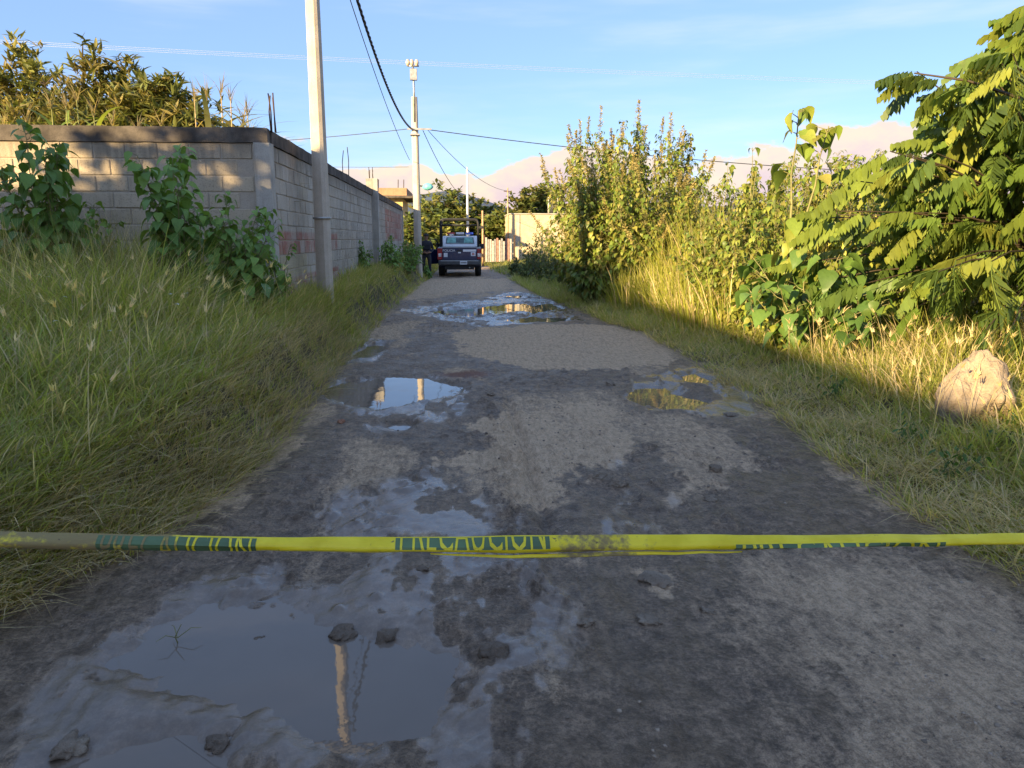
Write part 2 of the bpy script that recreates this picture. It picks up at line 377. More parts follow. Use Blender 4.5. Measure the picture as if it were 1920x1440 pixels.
def ground_mat():
    m, t, p, o = newmat('mud_and_soil'); pos = nd(t, 'ShaderNodeNewGeometry').outputs['Position']
    at_ = lambda n: nd(t, 'ShaderNodeAttribute', attribute_name=n).outputs['Fac']
    dry, film, off = at_('dry'), at_('film'), at_('off')
    st = nd(t, 'ShaderNodeMapping', {'Vector': pos, 'Rotation': (0, 0, .05), 'Scale': (1, .42, 1)}).outputs[0]
    st2 = nd(t, 'ShaderNodeMapping', {'Vector': pos, 'Rotation': (0, 0, -.04), 'Scale': (1, .10, 1)}).outputs[0]
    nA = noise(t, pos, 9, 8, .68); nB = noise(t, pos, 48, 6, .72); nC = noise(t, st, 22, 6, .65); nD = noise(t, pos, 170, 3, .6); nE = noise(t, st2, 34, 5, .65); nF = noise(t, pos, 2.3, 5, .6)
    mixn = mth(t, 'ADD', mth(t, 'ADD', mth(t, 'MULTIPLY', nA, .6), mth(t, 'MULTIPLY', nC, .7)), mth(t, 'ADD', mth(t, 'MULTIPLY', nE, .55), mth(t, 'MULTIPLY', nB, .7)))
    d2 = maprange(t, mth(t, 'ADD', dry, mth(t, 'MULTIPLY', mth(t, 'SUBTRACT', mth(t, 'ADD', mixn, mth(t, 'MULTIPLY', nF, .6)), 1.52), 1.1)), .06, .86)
    wet_shaded_c = mixc(t, maprange(t, mth(t, 'ADD', mth(t, 'MULTIPLY', nA, .35), mth(t, 'ADD', mth(t, 'MULTIPLY', nB, .40), mth(t, 'MULTIPLY', nC, .25))), .39, .62), (.092, .062, .041), (.33, .232, .155))  # hollows darker, crests lighter: relief shading in the colour as well as moisture
    dryc = mixc(t, maprange(t, mth(t, 'ADD', mth(t, 'MULTIPLY', nB, .5), mth(t, 'MULTIPLY', nC, .5)), .35, .65), (.44, .30, .18), (.78, .55, .35))
    c = mixc(t, d2, wet_shaded_c, dryc)
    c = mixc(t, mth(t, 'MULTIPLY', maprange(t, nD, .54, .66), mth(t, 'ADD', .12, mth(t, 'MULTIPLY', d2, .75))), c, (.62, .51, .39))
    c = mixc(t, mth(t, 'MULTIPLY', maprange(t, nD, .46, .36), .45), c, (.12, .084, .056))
    c = mixc(t, mth(t, 'MULTIPLY', maprange(t, nE, .52, .66), .34), c, (.14, .095, .064))
    c = mixc(t, mth(t, 'MULTIPLY', maprange(t, nB, .60, .75), .5), c, (.10, .070, .048))
    # trampled brick-red soil by the second puddle
    rp = gp(872, 703); dd = nd(t, 'ShaderNodeVectorMath', {0: pos, 1: tuple(rp)}, operation='SUBTRACT').outputs[0]
    ds = nd(t, 'ShaderNodeVectorMath', {0: dd, 1: (1 / .42, 1 / .34, 1)}, operation='MULTIPLY').outputs[0]
    ln = nd(t, 'ShaderNodeVectorMath', {0: ds}, operation='LENGTH').outputs['Value']
    redm = mth(t, 'MULTIPLY', maprange(t, mth(t, 'ADD', ln, mth(t, 'MULTIPLY', nA, .9)), 1.5, .85), .75)
    c = mixc(t, redm, c, (.13, .030, .022))
    soil = mixc(t, nA, (.06, .052, .028), (.14, .115, .065))
    c = mixc(t, off, c, soil)
    wr = maprange(t, mth(t, 'ADD', mth(t, 'MULTIPLY', nF, .6), mth(t, 'MULTIPLY', nC, .4)), .38, .62, .34, .66)
    rough = mth(t, 'ADD', mth(t, 'MULTIPLY', wr, mth(t, 'SUBTRACT', 1., d2)), mth(t, 'MULTIPLY', d2, .95))
    f2 = maprange(t, mth(t, 'ADD', film, mth(t, 'MULTIPLY', mth(t, 'SUBTRACT', mth(t, 'ADD', mth(t, 'MULTIPLY', nF, .55), mth(t, 'MULTIPLY', nC, .45)), .5), 1.3)), .08, .62)
    c = mixc(t, mth(t, 'MULTIPLY', f2, .75), c, (.125, .092, .068))
    rough = mth(t, 'ADD', mth(t, 'MULTIPLY', rough, mth(t, 'SUBTRACT', 1., f2)), mth(t, 'MULTIPLY', f2, .21))
    rough = mth(t, 'MAXIMUM', rough, mth(t, 'MULTIPLY', off, .95))
    hgt = mth(t, 'ADD', mth(t, 'ADD', mth(t, 'MULTIPLY', nB, .8), mth(t, 'MULTIPLY', nA, 1.6)), mth(t, 'ADD', mth(t, 'MULTIPLY', nC, 1.2), mth(t, 'ADD', mth(t, 'MULTIPLY', nE, .35), mth(t, 'MULTIPLY', nD, .30))))
    bs = maprange(t, f2, 0, 1, 1.0, .14)
    b = nd(t, 'ShaderNodeBump', {'Height': hgt, 'Strength': bs, 'Distance': .03}).outputs[0]
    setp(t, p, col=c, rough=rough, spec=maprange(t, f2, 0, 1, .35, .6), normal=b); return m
def build_ground():
    xf = np.arange(-2.6, 3.62, .0195)
    xo = np.concatenate([-np.geomspace(900, .12, 46) - 2.6, xf, np.geomspace(.12, 900, 46) + 3.6])
    yf = [1.15]
    while yf[-1] < 46: yf.append(yf[-1] + max(.014, .0052 * yf[-1]) * (1 if yf[-1] < 11 else (.5 if 14 < yf[-1] < 23 else 1.3)))
    ys = np.concatenate([-np.geomspace(400, .25, 20) + 1.15, yf, yf[-1] + np.geomspace(.6, 6000, 40)])
    X, Y = np.meshgrid(xo, ys); h, dry, film, off = terrain(X.ravel(), Y.ravel())
    far = sst(60, 200, np.hypot(X.ravel(), Y.ravel())); h = h * (1 - far) + .3 * far
    V = np.stack([X.ravel(), Y.ravel(), h], 1); nx, ny = len(xo), len(ys)
    i, j = np.meshgrid(np.arange(nx - 1), np.arange(ny - 1)); a = (j * nx + i).ravel()
    Q = np.stack([a, a + 1, a + 1 + nx, a + nx], 1)
    ci = i.ravel(); cj = j.ravel(); xm = (xo[:-1] + xo[1:])[ci] / 2; ym = (ys[:-1] + ys[1:])[cj] / 2
    isroad = (xm > -2.6) & (xm < 3.6) & (ym < 46) & (ym > 1.15)
    mat = ground_mat()
    for nm, sel, lab in (('dirt_road', isroad, 'rutted muddy dirt road with puddles and tyre tracks'), ('ground', ~isroad, 'soil of the overgrown verges and plots beside the road')):
        q = Q[sel]; used = np.unique(q); re = np.full(len(V), -1); re[used] = np.arange(len(used))
        me = np_mesh(nm, V[used], re[q], mat=mat, attrs=dict(dry=dry[used], film=film[used], off=off[used]))
        tag(link(bpy.data.objects.new(nm, me)), lab, 'road' if nm == 'dirt_road' else 'ground', kind='structure')
build_ground()
def water_mat():
    m, t, p, o = newmat('muddy_water'); pos = nd(t, 'ShaderNodeNewGeometry').outputs['Position']
    n = noise(t, pos, 3.2, 3, .5); n2 = noise(t, pos, 22, 2)
    setp(t, p, col=mixc(t, n, (.135, .105, .082), (.165, .130, .102)), rough=.015, ior=1.33, spec=.62,
         normal=bump(t, mth(t, 'ADD', n, mth(t, 'MULTIPLY', n2, .12)), .10, .012)); return m
WAT = water_mat()
def puddles():
    labs = dict(p1='large muddy puddle with smooth water just past the warning tape', p1b='puddle with churned rim below the large muddy puddle',
     p2='wide puddle mirroring wall, post and pole at the left edge of the road', p2b='tiny puddle just this side of the wide mirroring puddle',
     p3='puddle mirroring yellow-green weeds towards the right verge', p3b='small round puddle behind the puddle that mirrors weeds',
     p4a='long broken puddle across the road towards the pickup', p4b='thin puddle at the right end of the broken far puddles',
     p4c='smallest far puddle, nearest the pickup', p4d='ragged puddle between the long far puddle and the thin one',
     p5='slim puddle hugging the left grass verge')
    for ki, (k, p) in enumerate(PUD.items()):
        P = np.array(p); c = P.mean(0); ext = .12 if k in ('p2b', 'p3b', 'p5', 'p6', 'p4c') else .22
        n = len(P); vs = []
        for q in P:
            d = q - c; vs.append((*(q + d / np.linalg.norm(d) * ext), LEVEL - .0011 * (ki % 8)))
        o = MB().add(vs, [tuple(range(n))]).build('puddle', WAT)
        tag(o, labs[k], 'puddle', kind='structure')
puddles()

# ------------------------------------------------------------------ block wall round the corn plot
WX, WY, WTOP = -2.5, 11.0, 3.06; CH, CL, BT = .215, .415, .14
def rough_block(lx, ly, lz, seed, ch=.008):
    b = MB(); b.box(-lx / 2, lx / 2, -ly / 2, ly / 2, -lz / 2, lz / 2, ch=ch); r = random.Random(seed)
    b.v = [(x + r.uniform(-.004, .004), y + r.uniform(-.003, .003), z + r.uniform(-.004, .004)) for x, y, z in b.v]
    return b
def block_wall():
    root = empty('block_wall', (WX, WY, 0))
    tag(root, 'weathered concrete block wall with dark ring beam round the corn plot', 'wall')
    inv = Matrix.Translation((-WX, -WY, 0))
    fm = [rough_block(.40, BT, .20, k).mesh('block', M['block']) for k in range(5)]
    sm = [rough_block(BT, .40, .20, k + 9).mesh('block', M['block']) for k in range(5)]
    z0 = WTOP - .20; r = random.Random(3); xend, yend = -9.2, 37.2
    half = fm[0]
    for row in range(13):                                        # front face, running to the left
        z = z0 - CH * (row + .5); x = WX - .24 - (CL / 2 if row % 2 else 0)
        while x - .4 > xend:
            o = bpy.data.objects.new('block', r.choice(fm)); link(o, root)
            o.location = (x - .2 - WX, BT / 2 + .03 + r.uniform(-.004, .004), z); x -= CL
    ynear = WY + .30 + 9 * CL; stuff = MB(); rr = random.Random(5)
    for row in range(13):                                        # road side
        z = z0 - CH * (row + .5); y = WY + .24 + (CL / 2 if row % 2 else 0)
        while y + .4 < yend - .2:
            if not (24.05 < y + .4 and y < 24.4):
                if y < ynear:
                    o = bpy.data.objects.new('block', r.choice(sm)); link(o, root)
                    o.location = (-BT / 2 - .03 + r.uniform(-.004, .004), y + .2 - WY, z)
                else:
                    d = rr.uniform(-.004, .004); stuff.box(-BT - .03 + d, -.03 + d, y - WY, y + .4 - WY, z - .1, z + .1, ch=.007)
            y += CL
    o = stuff.build('block_rows', M['block'], root); o['kind'] = 'stuff'
    m = MB(); m.box(xend - WX, -.2, .042, .16, -.1, z0 - .002); m.box(-.16, -.042, .2, yend - WY - .15, -.1, z0 - .002)
    m.build('mortar', M['mortar'], root)
    # beam on top, corner column, half-width fillers are mortar smears
    def rough_bar(name, x0, x1, y0, y1, za, zb, axis, n, mat, amp=.007):
        bm = bmesh.new(); bmesh.ops.create_cube(bm, size=1)
        ed = [e for e in bm.edges if abs((e.verts[0].co - e.verts[1].co)[axis]) > .5]
        bmesh.ops.subdivide_edges(bm, edges=ed, cuts=n)
        q = random.Random(name + str(x0))
        for v in bm.verts:
            v.co = Vector(((x0 + x1) / 2 + v.co.x * (x1 - x0), (y0 + y1) / 2 + v.co.y * (y1 - y0), (za + zb) / 2 + v.co.z * (zb - za))) + Vector((q.uniform(-amp, amp), q.uniform(-amp, amp), q.uniform(-amp, amp)))
        bmesh.ops.bevel(bm, geom=bm.edges[:], offset=.004, segments=1, affect='EDGES')
        me = bpy.data.meshes.new(name); bm.to_mesh(me); bm.free(); me.materials.append(mat)
        return link(bpy.data.objects.new(name, me), root)
    rough_bar('ring_beam', xend - WX, -.02, .012, .185, z0, WTOP, 0, 40, M['cope'])
    rough_bar('ring_beam', -.19, -.008, .19, yend - WY - .1, z0 + .002, WTOP - .012, 1, 90, M['cope'])
    rough_bar('corner_column', -.215, .004, -.006, .215, -.1, z0 + .004, 2, 16, M['column'], .006)
    rough_bar('end_column', -.19, .008, yend - WY - .2, yend - WY, -.1, z0 + .03, 2, 10, M['column'])
    rough_bar('pilaster', -.2, .14, 13.08, 13.40, 0, WTOP + .30, 2, 14, M['column'], .006)
    def bars(u, v0, v1, Y, n, sp, lean=0, base=WTOP):
        for k in range(n):
            p = at(u, v0, Y); x = (p.x if Y < 12 else WX - .1) - WX + (k % 2) * sp; y = Y - WY + (k // 2) * sp; zt = at(u, v1, Y).z - random.uniform(0, .14)
            MB().tube([(x, y, base - .05), (x + lean * .5 + random.uniform(-.015, .015), y, (base + zt) / 2), (x + lean + random.uniform(-.03, .03), y + .02, zt)], .009, 6).build('rebar', M['rebar'], root)
    bars(508, 245, 172, 11.1, 4, .055)
    bars(618, 300, 238, 14.9, 2, .07, .10); bars(657, 320, 275, 18.6, 2, .13); bars(690, 335, 312, 24.2, 4, .1, 0, WTOP + .3)
block_wall()

# ------------------------------------------------------------------ unseen two-storey house, added left behind the viewer to shade the road
def shade_house():
    root = empty('shade_caster_house', (-16, -6, .2)); tag(root, 'unseen two storey grey block house added left behind the viewer to shade the road', 'house')
    wall = concrete('rendered_wall', (.33, .30, .26), (.42, .38, .33))
    b = MB(); b.box(-6, 6, -8, 8, -.6, 5.2); b.build('wall', wall, root)
    rf = MB().box(-6.15, 6.15, -8.15, 8.15, 5.2, 5.42, ch=.02).build('roof', M['column'], root)
    for y in (-5, -1.5, 2, 5.5):
        for z in (.5, 3.0):
            w = MB().box(5.96, 6.05, y, y + 1.3, z + .5, z + 1.7, ch=.01).build('window', M['metal'], root)
            MB().box(6.052, 6.062, y + .08, y + 1.22, z + .58, z + 1.62).build('pane', simple('dark_pane', (.02, .025, .03), .08), w)
    d = MB().box(5.97, 6.06, .2, 1.2, .0, 2.1, ch=.01).build('door', simple('door_paint', (.2, .08, .05), .5), root)
    MB().box(6.06, 6.12, .3, .35, 1.0, 1.12, ch=.01).build('handle', M['metal'], d)
shade_house()

# ------------------------------------------------------------------ utility poles and cables
def octo(b, x, y, z0, z1, r0, r1, groove=True, lean=(0, 0)):
    n = 12; vs = []; fs = []
    for i, z in enumerate(np.linspace(z0, z1, 9)):
        t = (z - z0) / (z1 - z0); r = r0 + (r1 - r0) * t
        for k in range(n):
            a = 2 * math.pi * (k + .5) / n; q = r * (.80 if groove and k in (7, 8) else 1)
            vs.append((x + lean[0] * t + q * math.cos(a), y + lean[1] * t + q * math.sin(a), z))
    for i in range(8):
        for k in range(n): fs.append((i * n + k, i * n + (k + 1) % n, (i + 1) * n + (k + 1) % n, (i + 1) * n + k))
    fs.append(tuple(range(n))[::-1]); fs.append(tuple(8 * n + k for k in range(n))); b.add(vs, fs)
P1 = at(610, 545, 12.75); P1.z = .0
P2 = at(784, 470, 30.2); P2.z = .0
def near_pole():
    root = empty('utility_pole', (P1.x, P1.y, 0)); tag(root, 'thick octagonal concrete utility pole standing against the block wall', 'utility pole')
    b = MB(); octo(b, 0, 0, -.3, 7.75, .138, .092); b.build('shaft', M['concrete'], root)
    a = MB().box(-.55, .55, -.13, -.05, 7.35, 7.44, ch=.006).build('crossarm', M['metal'], root)
    for x in (-.48, 0, .48):
        i = MB(); i.tube([(x, -.09, 7.44), (x, -.09, 7.5), (x, -.09, 7.55), (x, -.09, 7.6)], [.03, .055, .03, .045], 10); i.build('insulator', simple('porcelain', (.30, .16, .1), .25), a)
    MB().tube([(.09, -.10, 6.9), (.16, -.12, 6.95), (.16, -.12, 7.05)], .02, 6).build('cable_clamp', M['black'], root)
    for z in (6.95, 1.9): MB().tube([(0, 0, z), (0, 0, z + .03)], [.128 if z > 3 else .146] * 2, 16).build('steel_band', M['metal'], root)
near_pole()
def far_pole():
    root = empty('utility_pole', (P2.x, P2.y, 0)); tag(root, 'concrete utility pole with teal street lamp beside the parked pickup', 'utility pole')
    zt = at(775, 182, 30.2).z; zz = at(770, 125, 30.2).z
    lx = at(776, 182, 30.2).x - P2.x
    b = MB(); octo(b, 0, 0, -.3, zt, .16, .115, True, (lx * .55, 0)); b.build('shaft', M['concrete'], root)
    s = MB(); octo(s, -.19, .04, -.3, at(775, 470, 30.2).z + .2, .13, .12, False); s.build('splice_stub', M['column'], root)
    tx = lx * .55
    MB().tube([(tx, -.1, zt - .9), (tx, -.1, zt + .3), (tx - .02, -.1, zz)], .035, 8).build('mast_tube', M['metal'], root)
    h = MB().tube([(tx - .22, -.12, zz), (tx + .2, -.12, zz)], .03, 6).build('mast_head', M['metal'], root)
    for k in (-.2, -.05, .12): MB().tube([(tx + k, -.12, zz), (tx + k, -.12, zz + .12), (tx + k, -.12, zz + .22)], [.05, .08, .05], 10).build('insulator', simple('bright_porcelain', (.5, .42, .34), .3), h)
    MB().box(tx - .13, tx + .13, -.2, -.08, zz - .5, zz - .1, ch=.01).build('junction_box', M['metal'], root)
    za = at(790, 243, 30.2).z
    MB().box(tx - .28, tx + .62, -.17, -.12, za - .03, za + .03).build('crossarm', M['metal'], root)
    MB().box(tx - .17, tx + .17, -.2, .17, za - .22, za - .17).build('steel_band', M['metal'], root)
    zl = at(795, 351, 30.2).z
    lamp = MB(); lamp.tube([(.1, 0, zl + .05), (.3, -.1, zl + .02)], .025, 8); lamp.build('lamp_arm', M['black'], root)
    hd = MB(); hd.smooth = True
    for (x, r) in ((0, 0),): pass
    hd.tube([(.22, -.1, zl - .02), (.30, -.12, zl), (.42, -.16, zl + .01), (.55, -.2, zl), (.62, -.22, zl - .01)], [.03, .11, .14, .10, .03], 12)
    hd.build('lamp_head', simple('teal_glaze', (.16, .50, .52), .3), root)
    return tx, zt, zz, za
ptx, pzt, pzz, pza = far_pole()
def cable(name, label, a, b, sag, r, mat=None, group=None, twist=0):
    a, b = Vector(a), Vector(b); n = 40 if not twist else 160; m = MB(); pts = []
    for i in range(n + 1):
        t = i / n; p = a.lerp(b, t); p.z -= sag * 4 * t * (1 - t); pts.append(p)
    if twist:
        for ph in (0, 2.1, 4.2):
            m.tube([p + Vector((math.cos(i * .9 + ph), 0, math.sin(i * .9 + ph))) * r * 1.1 for i, p in enumerate(pts)], r, 5)
    else: m.tube(pts, r, 5)
    o = m.build(name, mat or M['wire']); tag(o, label, 'cable', group)
pa = Vector((P1.x + .16, P1.y - .12, 7.05))
fa = Vector((P2.x + ptx - .1, P2.y - .15, pza))
cable('power_cable', 'thick twisted black cable strung between the two concrete poles', pa, fa, .75, .017, twist=1)
cable('telephone_wire', 'thin straight wire running down below the thick twisted cable', Vector((P1.x + .05, P1.y - .13, 6.9)), at(768, 300, 30.0) + Vector((0, 0, 0)), .35, .009)
cable('power_cable', 'dark cable from the lamp pole out over the right hand weeds', fa + Vector((.45, 0, 0)), at(2150, 330, 33), .55, .016)
cable('power_cable', 'cable running left from the lamp pole over the block wall', fa + Vector((-.15, 0, 0)), at(-200, 262, 33), .45, .013)
cable('telephone_wire', 'slack wire dropping from the lamp pole behind the pickup', fa + Vector((.4, 0, -.05)), at(870, 372, 48), .35, .013)
cable('telephone_wire', 'thin wire from the lamp pole towards the beige building', fa + Vector((.55, 0, 0)), at(953, 358, 52), .5, .011)
cable('telephone_wire', 'thin low wire running left from the lamp pole behind the wall', at(766, 313, 30.2), at(300, 300, 34), .1, .008)
def transmission():
    ends = []
    for sx, lab in ((-1, 'tall steel transmission pole beyond the corn plot, out of sight'), (1, 'tall steel transmission pole far beyond the right hand thicket, out of sight')):
        x = -95 if sx < 0 else 92
        root = empty('transmission_pole', (x, 110, .3)); tag(root, lab, 'power pole')
        zt = 27 if sx < 0 else 21.5
        MB().tube([(0, 0, -.4), (0, 0, zt * .5), (0, 0, zt + 1)], [.35, .26, .16], 10).build('shaft', M['metal'], root)
        MB().box(-.1, .1, -1.8, 1.8, zt - .1, zt + .1).build('crossarm', M['metal'], root); ends.append((x, zt + .3))
    for k, dy in enumerate((-1.6, 0, 1.6)):
        cable('transmission_line', 'pale high voltage line crossing the whole sky', (ends[0][0], 110 + dy, ends[0][1] + .55 * k), (ends[1][0], 110 + dy, ends[1][1] + .55 * k), .6, .012, M['wire_al'], 'high voltage lines across the sky')
transmission()

# ------------------------------------------------------------------ vegetation tools
class NPM:
    def __init__(s): s.V = []; s.T = []; s.C = []; s.n = 0
    def add(s, V, T, C):
        s.V.append(V); s.T.append(T + s.n); s.C.append(np.broadcast_to(C, V.shape)); s.n += len(V)
    def tube(s, pts, r0, r1, col, seg=4):
        m = MB(); k = len(pts); m.tube(pts, [r0 + (r1 - r0) * i / (k - 1) for i in range(k)], seg, cap=False)
        T = np.array([(f[0], f[1], f[2]) for f in m.f] + [(f[0], f[2], f[3]) for f in m.f]); V = np.array(m.v)
        s.add(V, T, np.array(col))
    def obj(s, name, mat, parent=None):
        me = np_mesh(name, np.concatenate(s.V), np.concatenate(s.T), np.concatenate(s.C), mat)
        return link(bpy.data.objects.new(name, me), parent)
def rots(az, pitch, roll):
    ca, sa, cp, sp, cr, sr = np.cos(az), np.sin(az), np.cos(pitch), np.sin(pitch), np.cos(roll), np.sin(roll)
    z = np.zeros_like(ca); o = z + 1
    A = np.stack([np.stack([ca, -sa, z], -1), np.stack([sa, ca, z], -1), np.stack([z, z, o], -1)], -2)
    P = np.stack([np.stack([o, z, z], -1), np.stack([z, cp, -sp], -1), np.stack([z, sp, cp], -1)], -2)
    Q = np.stack([np.stack([cr, z, sr], -1), np.stack([z, o, z], -1), np.stack([-sr, z, cr], -1)], -2)
    return A @ P @ Q
def scatter(npm, lib, pos, az, pitch, roll, scale, col):
    V, T = lib[:2]; n = len(pos)
    if n == 0: return
    Rm = rots(np.asarray(az, float), np.asarray(pitch, float), np.asarray(roll, float))
    W_ = np.einsum('nij,kj->nki', Rm, V) * np.asarray(scale, float)[:, None, None] + np.asarray(pos)[:, None, :]
    TT = T[None] + (np.arange(n) * len(V))[:, None, None]
    C = np.repeat(np.asarray(col)[:, None, :], len(V), 1)
    npm.add(W_.reshape(-1, 3), TT.reshape(-1, 3), C.reshape(-1, 3))
def leaf_lib(prof, fold=.25, droop=.25, wave=0, seed=0):
    q = random.Random(seed); V = []; T = []
    for y, w in prof:
        zc = -droop * y * y
        V += [(-w, y, zc + fold * w + wave * q.uniform(-1, 1)), (0, y, zc), (w, y, zc + fold * w + wave * q.uniform(-1, 1))]
    for i in range(len(prof) - 1):
        a = 3 * i
        for k in (0, 1): T += [(a + k, a + k + 1, a + k + 4), (a + k, a + k + 4, a + k + 3)]
    return np.array(V), np.array(T)
HEART = [leaf_lib([(-.08, .22), (.06, .40), (.25, .47), (.5, .36), (.75, .18), (1, .01)], f, d, .03, k) for k, (f, d) in enumerate([(.25, .25), (.4, .45), (.15, .6), (.3, .1)])]
OVAL = [leaf_lib([(0, .03), (.3, .22), (.65, .2), (1, .01)], f, d, .02, k) for k, (f, d) in enumerate([(.3, .3), (.4, .5), (.2, .1)])]
LANCE = [leaf_lib([(0, .04), (.35, .13), (.7, .09), (1, .005)], f, d, 0, k) for k, (f, d) in enumerate([(.4, .2), (.3, .5), (.4, -.1)])]
def frond_lib(seed, pairs=9):
    q = random.Random(seed); V = []; T = []
    bend = q.uniform(.25, .6)
    def rp(t): return np.array([0, t, -bend * t * t])
    for i in range(5):
        p = rp(i / 4); V += [tuple(p + [.006, 0, 0]), tuple(p - [.006, 0, 0])]
    for i in range(4): a = 2 * i; T += [(a, a + 1, a + 3), (a, a + 3, a + 2)]
    for k in range(pairs):
        t = .14 + .84 * k / (pairs - 1); p = rp(t); L = .40 * math.sin(math.pi * (.18 + .74 * t)) * q.uniform(.85, 1.1); w = .062 * q.uniform(.85, 1.2)
        for s in (-1, 1):
            dr = q.uniform(.95, 1.45); out = np.array([s * math.cos(dr), .28 + .25 * t, -math.sin(dr)]); out /= np.linalg.norm(out)
            side = np.array([.12 * s, 1, .1]); side -= out * side.dot(out); side /= np.linalg.norm(side)
            b = len(V); m1, m2, tip = p + out * L * .35, p + out * L * .72 + np.array([0, 0, -.02]), p + out * L + np.array([0, 0, -.05])
            V += [tuple(p), tuple(m1 + side * w), tuple(m1 - side * w), tuple(m2 + side * w * .75), tuple(m2 - side * w * .75), tuple(tip)]
            T += [(b, b + 1, b + 2), (b + 1, b + 3, b + 4), (b + 1, b + 4, b + 2), (b + 3, b + 5, b + 4)]
    return np.array(V), np.array(T)
FROND = [frond_lib(k) for k in range(6)]
def lib_mesh(name, lib, col, mat): return np_mesh(name, lib[0], lib[1], np.array(col), mat)
def mixcol(a, b, t):
    a, b = np.array(a), np.array(b); t = np.asarray(t)[:, None]; return a * (1 - t) + b * t

# ------------------------------------------------------------------ grass
GREEN, LIME, OLIVE, STRAW, PALE = (.24, .32, .07), (.42, .45, .11), (.45, .39, .135), (.68, .53, .28), (.76, .63, .40)
def blades(npm, P, h, az, lean, curl, w, col, segs=3):
    n = len(P); dx, dy = np.cos(az), np.sin(az); ph = rng.uniform(-.9, .9, n)
    sx, sy = -np.sin(az + ph), np.cos(az + ph); L = []
    for s in range(segs + 1):
        t = s / segs; out = h * (lean * t + curl * t * t); up = h * np.maximum(t - .30 * lean * t - .55 * curl * t ** 2.2, .02 * s)
        c = np.stack([P[:, 0] + dx * out, P[:, 1] + dy * out, P[:, 2] + up], 1)
        if s == segs: L.append(c)
        else:
            ww = (w * (1 - .75 * t ** 1.6))[:, None] * np.stack([sx, sy, 0 * sx], 1) * .5
            L += [c - ww, c + ww]
    k = 2 * segs + 1; V = np.stack(L, 1).reshape(-1, 3); b = np.arange(n)[:, None] * k; T = []
    for s in range(segs - 1):
        a = 2 * s; T += [b + [[a, a + 1, a + 3]], b + [[a, a + 3, a + 2]]]
    a = 2 * (segs - 1); T.append(b + [[a, a + 1, a + 2]])
    npm.add(V, np.concatenate(T), np.repeat(col, k, 0))
def clumps(npm, cx, cy, per, spread, hfun, colfun, w0, w1, lean=(.15, .65), curl=(.05, .75), dryp=.25, sink=.02):
    n = len(cx); a = rng.uniform(0, 2 * np.pi, (n, per)); r = spread * np.sqrt(rng.random((n, per)))
    X = (cx[:, None] + r * np.cos(a)).ravel(); Y = (cy[:, None] + r * np.sin(a)).ravel(); Z = terrain(X, Y)[0] - sink
    hc = hfun(cx, cy) * rng.uniform(.7, 1.2, n); h = np.repeat(hc, per) * rng.uniform(.45, 1.1, n * per)
    az = (a + rng.normal(0, .7, a.shape)).ravel()
    cd = colfun(n); c = np.repeat(cd, per, 0) * rng.uniform(.75, 1.25, (n * per, 1))
    dr = rng.random(n * per) < dryp; c[dr] = mixcol(STRAW, PALE, rng.random(dr.sum())) * rng.uniform(.6, 1.1, (dr.sum(), 1))
    blades(npm, np.stack([X, Y, Z], 1), h, az, rng.uniform(*lean, n * per), rng.uniform(*curl, n * per), rng.uniform(w0, w1, n * per), c)
def gcol(n, a=GREEN, b=LIME, c=OLIVE): 
    t = rng.random(n); u = rng.random(n); return mixcol(a, b, t) * (1 - u[:, None] * .6) + np.array(c) * u[:, None] * .6
def stalks(npm, X, Y, h, straw=True):
    """bent seed stalks with feathery heads"""
    n = len(X); Z = terrain(X, Y)[0]; az = rng.uniform(0, 6.28, n); c = mixcol(STRAW, PALE, rng.random(n)) if straw else mixcol(OLIVE, STRAW, rng.random(n))
    lean = rng.uniform(.05, .35, n); curl = rng.uniform(0, .35, n)
    blades(npm, np.stack([X, Y, Z], 1), h, az, lean, curl, np.full(n, .006), c, 4)
    t = 1.; out = h * (lean + curl) * .93; up = h * (1 - .3 * lean - .55 * curl) * .93
    tip = np.stack([X + np.cos(az) * out, Y + np.sin(az) * out, Z + up], 1)
    for k in range(7):
        blades(npm, tip + rng.normal(0, .006, (n, 3)), rng.uniform(.05, .11, n), az + rng.normal(0, .5, n), rng.uniform(.2, .9, n), rng.uniform(0, .5, n), rng.uniform(.006, .012, n), c * 1.1, 2)
